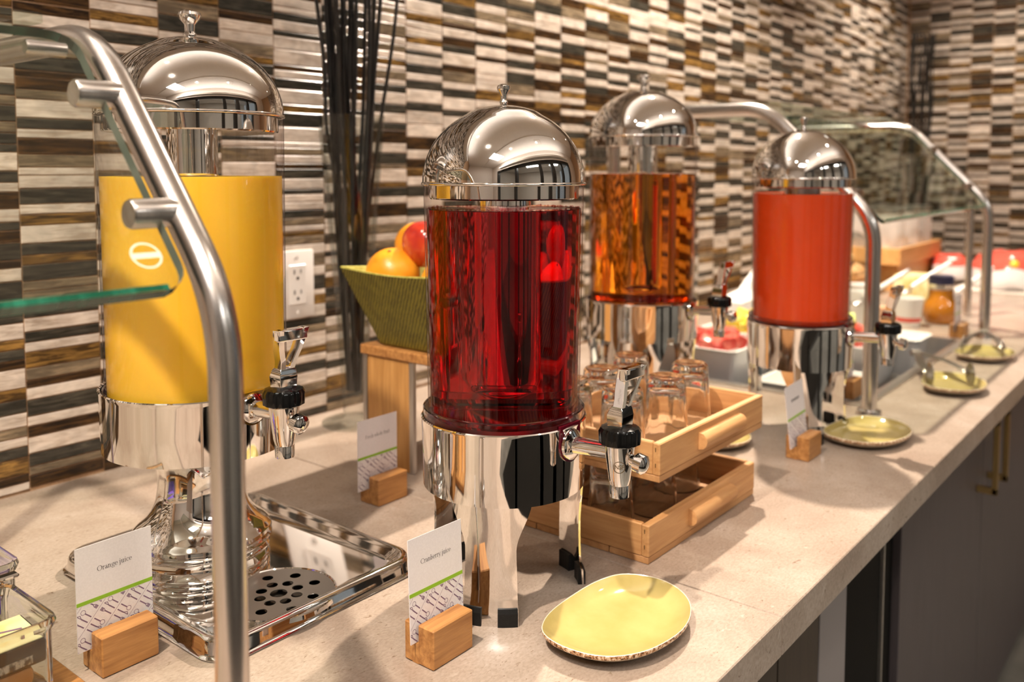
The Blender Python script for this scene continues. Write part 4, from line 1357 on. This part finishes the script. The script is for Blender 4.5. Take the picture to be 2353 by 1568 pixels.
# etched round mark near the lower corner
em_ = curve_sheet([circ(0, 0, 0.0105, 40), circ(0, 0, 0.0090, 40)], 0.0001)
em2 = curve_sheet([[(-0.0105, -0.0022), (0.0105, -0.0022), (0.0105, 0.0022), (-0.0105, 0.0022)]], 0.0001)
for me in (em_, em2):
    for v in me.vertices: v.co = W1(0.2965 + v.co.x, 0.028 + v.co.y, 0.0046 + v.co.z)
    link('etched_mark', me, M['etch'], pane1)
g2 = thing('sneeze_guard', 'far sneeze guard over the cold well with two brushed steel posts', 'sneeze guard', (0, 0, 0))
guard_frame(g2, 1.7267, 0.0140, 0.372, 0.737, 0.591)
guard_frame(g2, 2.7373, 0.0140, 0.372, 0.737, 0.591)
MB().tube([(3.10, 0.642, 0.0), (3.10, 0.642, 0.36)], 0.011, 20).build('end_pole', M['steel'], g2)
pane2, W2 = guard_pane(g2, 1.765, 2.70, (0.520, 0.366), 0.29, 0.008, 0.02)
for xa, xb in ((1.730, 1.785), (2.68, 2.735)):
    clamp(g2, xa, xb, 0.215, W2, 0.011)
    clamp(g2, xa, xb, 0.075, W2, 0.011)
p3, W3 = guard_pane(g2, 1.765, 2.70, (0.7, 0.594), 0.001, 0.001, 0.0004)
bpy.data.objects.remove(p3.children[0]); bpy.data.objects.remove(p3.children[0]); bpy.data.objects.remove(p3)
MB().box(1.765, 2.70, 0.745, 1.08, 0.601, 0.609, 0.001).build('top_pane', M['pane'], g2, smooth=False)
MB().box(-0.75, 0.31, 0.715, 1.08, 0.580, 0.588, 0.001).build('top_pane', M['pane'], g1, smooth=False)

# ------------------------------------------------------------------ cold well and its food
well = thing('cold_well', 'stainless steel cold well let into the worktop beyond the far post', 'cold well', (0, 0, 0))
a, b, c, d = WELL
def wr(k, z): return rrect(a - k, b + k, c - k, d + k, 0.02 + k * 0.5, z, 4)
MB().loops([wr(0.018, 0.0004), wr(0.018, 0.0035), wr(0.006, 0.0048), wr(-0.006, 0.003), wr(-0.012, -0.03), wr(-0.016, -0.072), wr(-0.022, -0.078)], False, True).build('pan', M['steel_flat'], well, ang=50)
def food_pan(label, x0, x1, y0, y1, z0, z1):
    o = thing('serving_dish', label, 'dish', ((x0 + x1) / 2, (y0 + y1) / 2, z0))
    w, dd, h = (x1 - x0) / 2, (y1 - y0) / 2, z1 - z0
    def q(k, z): return rrect(-w + k, w - k, -dd + k, dd - k, max(0.018 - k * 0.3, 0.004), z, 4)
    MB().loops([q(0.022, 0.0), q(0.004, h - 0.006), q(0.0, h - 0.005), q(-0.001, h - 0.001), q(0.001, h), q(0.008, h - 0.001), q(0.026, 0.008)], True, True).build('bowl', M['dish'], o, ang=50)
    return o
WZ = -0.0779
def chunks(kind, matn, label, group, x0, x1, y0, y1, z, n, r):
    proto = None
    for i in range(n):
        x, y = random.uniform(x0, x1), random.uniform(y0, y1)
        mb = MB()
        mb.box(-r, r, -r * 0.8, r * 0.8, -r * 0.7, r * 0.7, r * 0.25, 2)
        o = mb.build(kind, M[matn])
        o.location = (x, y, z + random.uniform(0, r * 0.9))
        o.rotation_euler = (random.uniform(-0.5, 0.5), random.uniform(-0.5, 0.5), random.uniform(0, 3))
        tag(o, label, 'fruit', group)
food_pan('white square dish of red melon, at the left end of the cold well', 1.875, 2.115, 0.865, 1.105, WZ, 0.052)
chunks('melon_chunk', 'melon', 'red melon chunk in the left dish of the cold well', 'melon chunks in the left dish', 1.925, 2.07, 0.91, 1.06, 0.040, 16, 0.022)
food_pan('white square dish of yellow pineapple behind the red juice', 2.17, 2.41, 0.90, 1.13, WZ, 0.035)
chunks('pineapple_chunk', 'pineapple', 'yellow pineapple chunk in the back dish of the cold well', 'pineapple chunks', 2.22, 2.36, 0.94, 1.08, 0.045, 18, 0.022)
food_pan('white square dish of pink melon to the right of the red juice', 2.19, 2.42, 0.650, 0.870, WZ, 0.036)
chunks('watermelon_chunk', 'melon', 'pink melon chunk in the dish right of the red juice', 'melon chunks in the right dish', 2.23, 2.38, 0.69, 0.83, 0.032, 16, 0.022)
chunks('melon_slice', 'honeydew', 'green melon slice on the pink melon dish', 'green melon slices', 2.34, 2.40, 0.76, 0.84, 0.056, 3, 0.02)
food_pan('empty white dish at the front left of the cold well', 1.905, 2.14, 0.640, 0.835, WZ, -0.012)
food_pan('white dish at the far right end of the cold well', 2.455, 2.60, 0.620, 0.860, WZ, 0.020)
food_pan('long white dish at the back right of the cold well', 2.44, 2.60, 0.90, 1.12, WZ, 0.03)
chunks('pineapple_slice', 'pineapple', 'yellow pineapple piece in the back right dish', 'pineapple in the back right dish', 2.47, 2.57, 0.94, 1.08, 0.03, 8, 0.022)
# white folded napkin stack against the wall
nk = thing('napkin', 'white peaked paper napkin behind the pineapple', 'napkin', (2.72, 1.225, 0))
MB().loops([[(-0.12, -0.05, 0.0), (0.12, -0.05, 0), (0.12, 0.05, 0), (-0.12, 0.05, 0)], [(-0.12, -0.045, 0.05), (0.12, -0.045, 0.06), (0.12, 0.045, 0.06), (-0.12, 0.045, 0.05)], [(-0.03, -0.01, 0.078), (0.11, -0.012, 0.15), (0.115, 0.012, 0.15), (-0.03, 0.01, 0.078)]]).build('paper', M['dish'], nk, smooth=False)
# honey jar
hx, hy = 2.915, 0.678
hj = thing('honey_jar', 'round jar of amber honey with dark lid beside the far post', 'jar', (hx, hy, 0))
hp = [(0, 0.001), (0.040, 0.001), (0.050, 0.022), (0.051, 0.042), (0.045, 0.064), (0.036, 0.078), (0.035, 0.112), (0.036, 0.122)]
MB().lathe([(0, 0.0022)] + [(r_ - 0.0015, z_ + 0.0012) for r_, z_ in hp[1:6]] + [(0.0335, 0.104), (0, 0.104)], 40).build('honey', M['honey'], hj)
MB().lathe(hp, 40).build('glass', M['clear'], hj)
MB().lathe([(0.0345, 0.120), (0.0365, 0.121), (0.0365, 0.142), (0.033, 0.146), (0, 0.146)], 32).build('lid', M['navy'], hj)
# smoothie glass and white cups
sg = thing('smoothie_glass', 'glass of peach smoothie behind the tap of the red juice', 'glass', (2.625, 0.775, 0.0))
MB().lathe([(0, 0.004), (0.025, 0.004), (0.030, 0.075), (0, 0.075)], 32).build('smoothie', M['yogurt'], sg)
MB().lathe([(0, 0.001), (0.027, 0.001), (0.033, 0.10), (0.0315, 0.10)], 32).build('glass', M['clear'], sg)
def cup(label, x, y, r, h, band):
    t = thing('white_cup', label, 'cup', (x, y, 0))
    MB().lathe([(0, 0.0005), (r * 0.75, 0.0005), (r * 0.9, h * 0.5), (r, h), (r - 0.003, h), (r * 0.85, h * 0.5), (r * 0.7, 0.006), (0, 0.006)], 36).build('bowl', M['dish'], t)
    if band: MB().lathe([(r * 0.80, h * 0.18), (r * 0.815, h * 0.18), (r * 0.855, h * 0.36), (r * 0.84, h * 0.36)], 36, closed=True).build('band', M['red'], t)
cup('white cup with a red band near the smoothie glass', 2.800, 0.740, 0.043, 0.085, True)
cup('plain white cup behind the smoothie glass', 2.760, 0.860, 0.042, 0.10, False)
cup('white cup farthest back near the bread', 2.95, 0.930, 0.045, 0.095, False)
# wrapped loaf
lf = thing('bread_loaf', 'pale wrapped loaf standing in front of the wooden boxes', 'bread', (3.245, 0.815, 0))
MB().box(-0.048, 0.075, -0.055, 0.085, 0.0005, 0.108, 0.01, 2).build('wrapper', M['loaf'], lf)
MB().box(-0.040, 0.072, -0.0565, -0.0545, 0.008, 0.10).build('dark_side', M['loaf_side'], lf, smooth=False)  # darker panel over one side of the loaf
wb = thing('wooden_block', 'small wooden block beside the honey jar', 'block', (3.02, 0.775, 0))
MB().box(-0.05, 0.05, -0.022, 0.022, 0.0004, 0.035, 0.002).build('body', M['box_wood'], wb)
# wooden boxes with jars on top
def wooden_box(label, x0, x1, y0, y1, z0, z1):
    t = thing('wooden_box', label, 'box', (x0, y0, z0))
    w, dd, h = x1 - x0, y1 - y0, z1 - z0
    MB().box(0, w, 0, 0.012, 0, h, 0.0015).build('front_board', M['box_wood'], t)
    MB().box(0, w, dd - 0.012, dd, 0, h, 0.0015).build('back_board', M['box_wood'], t)
    for xx in (0.0, w - 0.012): MB().box(xx, xx + 0.012, 0.0125, dd - 0.0125, 0, h, 0.0015).build('side_board', M['box_wood'], t)
    MB().box(0.0125, w - 0.0125, 0.0125, dd - 0.0125, 0.0, h - 0.018).build('floor_board', M['box_wood'], t)
    return t
wooden_box('lower wooden box at the back under the jar box', 3.55, 4.05, 0.98, 1.27, 0.0, 0.105)
wooden_box('upper wooden box holding a row of clear jars', 3.50, 4.10, 0.96, 1.25, 0.1055, 0.170)
jar_p = MB()
for i in range(3):
    for j in range(2):
        x, y = 3.60 + 0.20 * i, 1.03 + 0.14 * j
        t = thing('clear_jar', ['clear jar at the front left of the upper wooden box', 'clear jar at the front middle of the upper wooden box', 'clear jar at the front right of the upper wooden box', 'clear jar at the back left of the upper wooden box', 'clear jar at the back middle of the upper wooden box', 'clear jar at the back right of the upper wooden box'][i + 3 * j], 'jar', (x, y, 0.1525))
        MB().lathe([(0, 0.001), (0.05, 0.001), (0.055, 0.012), (0.055, 0.115), (0.050, 0.13), (0.048, 0.16), (0.046, 0.16)], 32).build('glass', M['milky'], t)
        MB().lathe([(0.0485, 0.150), (0.054, 0.150), (0.054, 0.165), (0, 0.168), (0, 0.165)], 24).build('lid', M['satin'], t)
bk = thing('bread_basket', 'wooden basket of bread rolls behind the red juice', 'basket', (3.30, 1.14, 0))
MB().loops([rrect(-0.13, 0.13, -0.10, 0.10, 0.03, 0.0005, 4), rrect(-0.16, 0.16, -0.13, 0.13, 0.04, 0.09, 4), rrect(-0.15, 0.15, -0.12, 0.12, 0.035, 0.09, 4), rrect(-0.12, 0.12, -0.09, 0.09, 0.03, 0.01, 4)], True, True).build('basket', M['box_wood'], bk)
for i, (x, y, z) in enumerate([(-0.07, -0.05, 0.085), (0.03, -0.06, 0.09), (-0.02, 0.03, 0.10), (0.08, 0.02, 0.09), (-0.09, 0.05, 0.09), (0.0, -0.02, 0.14)]):
    o = MB().ball((0, 0, 0), 0.055, 0.045, 0.036, 3, 0.02).build('bread_roll', M['bread'])
    o.location = (3.30 + x, 1.14 + y, z)
    o.rotation_euler = (0, 0, i)
    tag(o, 'brown bread roll in the basket behind the red juice', 'bread', 'rolls in the bread basket')
cv = thing('display_cover', 'clear domed cover over the bread rolls', 'cover', (3.30, 1.14, 0.0905))
MB().loops([rrect(-0.155, 0.155, -0.125, 0.125, 0.04, 0.0, 5), rrect(-0.15, 0.15, -0.12, 0.12, 0.04, 0.10, 5), rrect(-0.10, 0.10, -0.07, 0.07, 0.04, 0.145, 5)], False, True).build('dome', M['clear'], cv, ang=60)
# acrylic handled tongs lying near the boxes
for (x, y, z, l) in [(2.80, 0.80, 0.125, 'clear handled serving spoon leaning over the white cups'), (3.15, 0.76, 0.125, 'clear handled serving spoon leaning by the loaf'), (3.3, 0.66, 0.10, 'clear handled serving spoon nearest the far post')]:
    t = thing('serving_spoon', l, 'spoon', (x, y, z))
    MB().tube([(-0.10, 0.04, -0.04), (0.0, 0.0, 0.0), (0.10, -0.03, 0.03)], 0.007, 12).build('handle', M['dish'], t)
    MB().ball((-0.125, 0.05, -0.052), 0.026, 0.02, 0.008, 2).build('scoop', M['satin'], t)
# bags of snacks on the end counter
def bag(label, x, y, w, dd, h, rz):
    t = thing('snack_bag', label, 'bag', (x, y, 0), rz)
    def f(k, z, s): return [(s * p[0], s * p[1], z) for p in rrect(-w / 2, w / 2, -dd / 2, dd / 2, dd * 0.4, 0, 5)]
    def ring(z, s):
        return [(p[0] * s, p[1] * s, z + 0.008 * math.sin(p[0] * 60)) for p in rrect(-w / 2, w / 2, -dd / 2, dd / 2, dd * 0.4, 0, 5)]
    MB().loops([ring(0.012, 0.85), ring(0.02, 0.98), ring(h * 0.4, 1.0), ring(h * 0.62, 0.97)], True, False).build('white_body', M['bag_white'], t, ang=80)
    MB().loops([ring(h * 0.62, 0.97), ring(h * 0.85, 0.84), ring(h, 0.55)], False, True).build('red_panel', M['red'], t, ang=80)
    MB().ball((-w * 0.25, -dd * 0.36, h * 0.74), 0.02, 0.02, 0.02, 2).build('yellow_spot', M['yellow'], t)
bag('red and white snack bag left of the far post', 4.02, 0.905, 0.20, 0.14, 0.115, R(20))
bag('large red and white snack bag right of the far post', 3.90, 0.66, 0.26, 0.26, 0.145, R(-40))
tr = thing('snack_tray', 'flat pale tray under the large snack bag', 'tray', (3.90, 0.66, 0))
MB().box(-0.16, 0.18, -0.19, 0.17, 0.0004, 0.008, 0.002).build('board', M['paint'], tr)

# ------------------------------------------------------------------ glass jars at the near left corner
def square_jar(label, x0, x1, y0, y1, h):
    t = thing('square_jar', label, 'jar', ((x0 + x1) / 2, (y0 + y1) / 2, 0.0125))
    w, dd = (x1 - x0) / 2, (y1 - y0) / 2
    def q(k, z): return rrect(-w + k, w - k, -dd + k, dd - k, 0.014 - k, z, 6)
    MB().loops([q(0.005, 0), q(0.004, 0.003), q(0.004, h - 0.012), q(0.0015, h - 0.008), q(0, h - 0.004), q(0.0015, h), q(0.006, h - 0.001), q(0.0085, h - 0.010), q(0.0085, 0.010)], True, True).build('glass', glassy('jar_glass', (0.93, 0.97, 0.93)), t, ang=40)
    return t
bd = thing('serving_board', 'pale bamboo board under the square glass jars', 'board', (0, 0, 0))
MB().box(0.13, 0.354, 0.70, 1.05, 0.0004, 0.0120, 0.002).build('plank', M['bamboo'], bd)
square_jar('square clear glass jar at the near left corner with a black and yellow packet', 0.222, 0.334, 0.775, 0.882, 0.0680)
pk = thing('snack_packet', 'black and yellow packet lying in the top of the near glass jar', 'packet', (0.278, 0.812, 0.0560), 0)
pk.rotation_euler = (R(4), 0, 0)
MB().box(-0.047, 0.047, -0.027, 0.026, -0.0120, 0.0090, 0.003, 2).build('pack', M['black'], pk)
MB().box(-0.046, 0.0440, -0.0235, 0.0215, 0.0091, 0.0104, 0.0004).build('label', M['pack_yellow'], pk)
MB().tube([(-0.04, -0.008, 0.0108), (0.0, 0.008, 0.0110), (0.036, -0.003, 0.0108)], 0.0008, 6).build('swirl', M['mauve'], pk)
MB().box(-0.046, 0.034, -0.0278, -0.0271, -0.0085, -0.0015).build('front_strip', M['pack_silver'], pk)
pk2 = thing('snack_packet', 'brown packet lying low in the near glass jar', 'packet', (0.276, 0.826, 0.0335))
MB().box(-0.040, 0.040, -0.036, 0.036, -0.010, 0.008, 0.006, 2).build('pack', M['pack_orange'], pk2)
square_jar('second square glass jar behind, holding a violet packet', 0.249, 0.361, 0.918, 1.025, 0.0680)
pk3 = thing('snack_packet', 'violet packet in the second glass jar', 'packet', (0.306, 0.975, 0.055))
MB().box(-0.038, 0.042, -0.034, 0.034, -0.025, 0.010, 0.006, 2).build('pack', M['violet'], pk3)
cl = thing('clip', 'small steel clip hooked on the back rim of the near jar', 'clip', (0.326, 0.885, 0.0810))
MB().box(-0.016, 0.016, -0.005, 0.005, 0.0, 0.0045, 0.0015).build('bar', M['chrome'], cl)
MB().box(-0.003, 0.003, -0.0035, 0.0035, -0.012, 0.0, 0.001).build('hook', M['chrome'], cl)
t = thing('price_card', 'blank white card at the lower left edge in front of the jar', 'sign', (0.255, 0.728, 0.0122))
MB().box(-0.03, 0.058, -0.0005, 0.0005, 0, 0.034).build('sheet', M['card'], t, smooth=False)
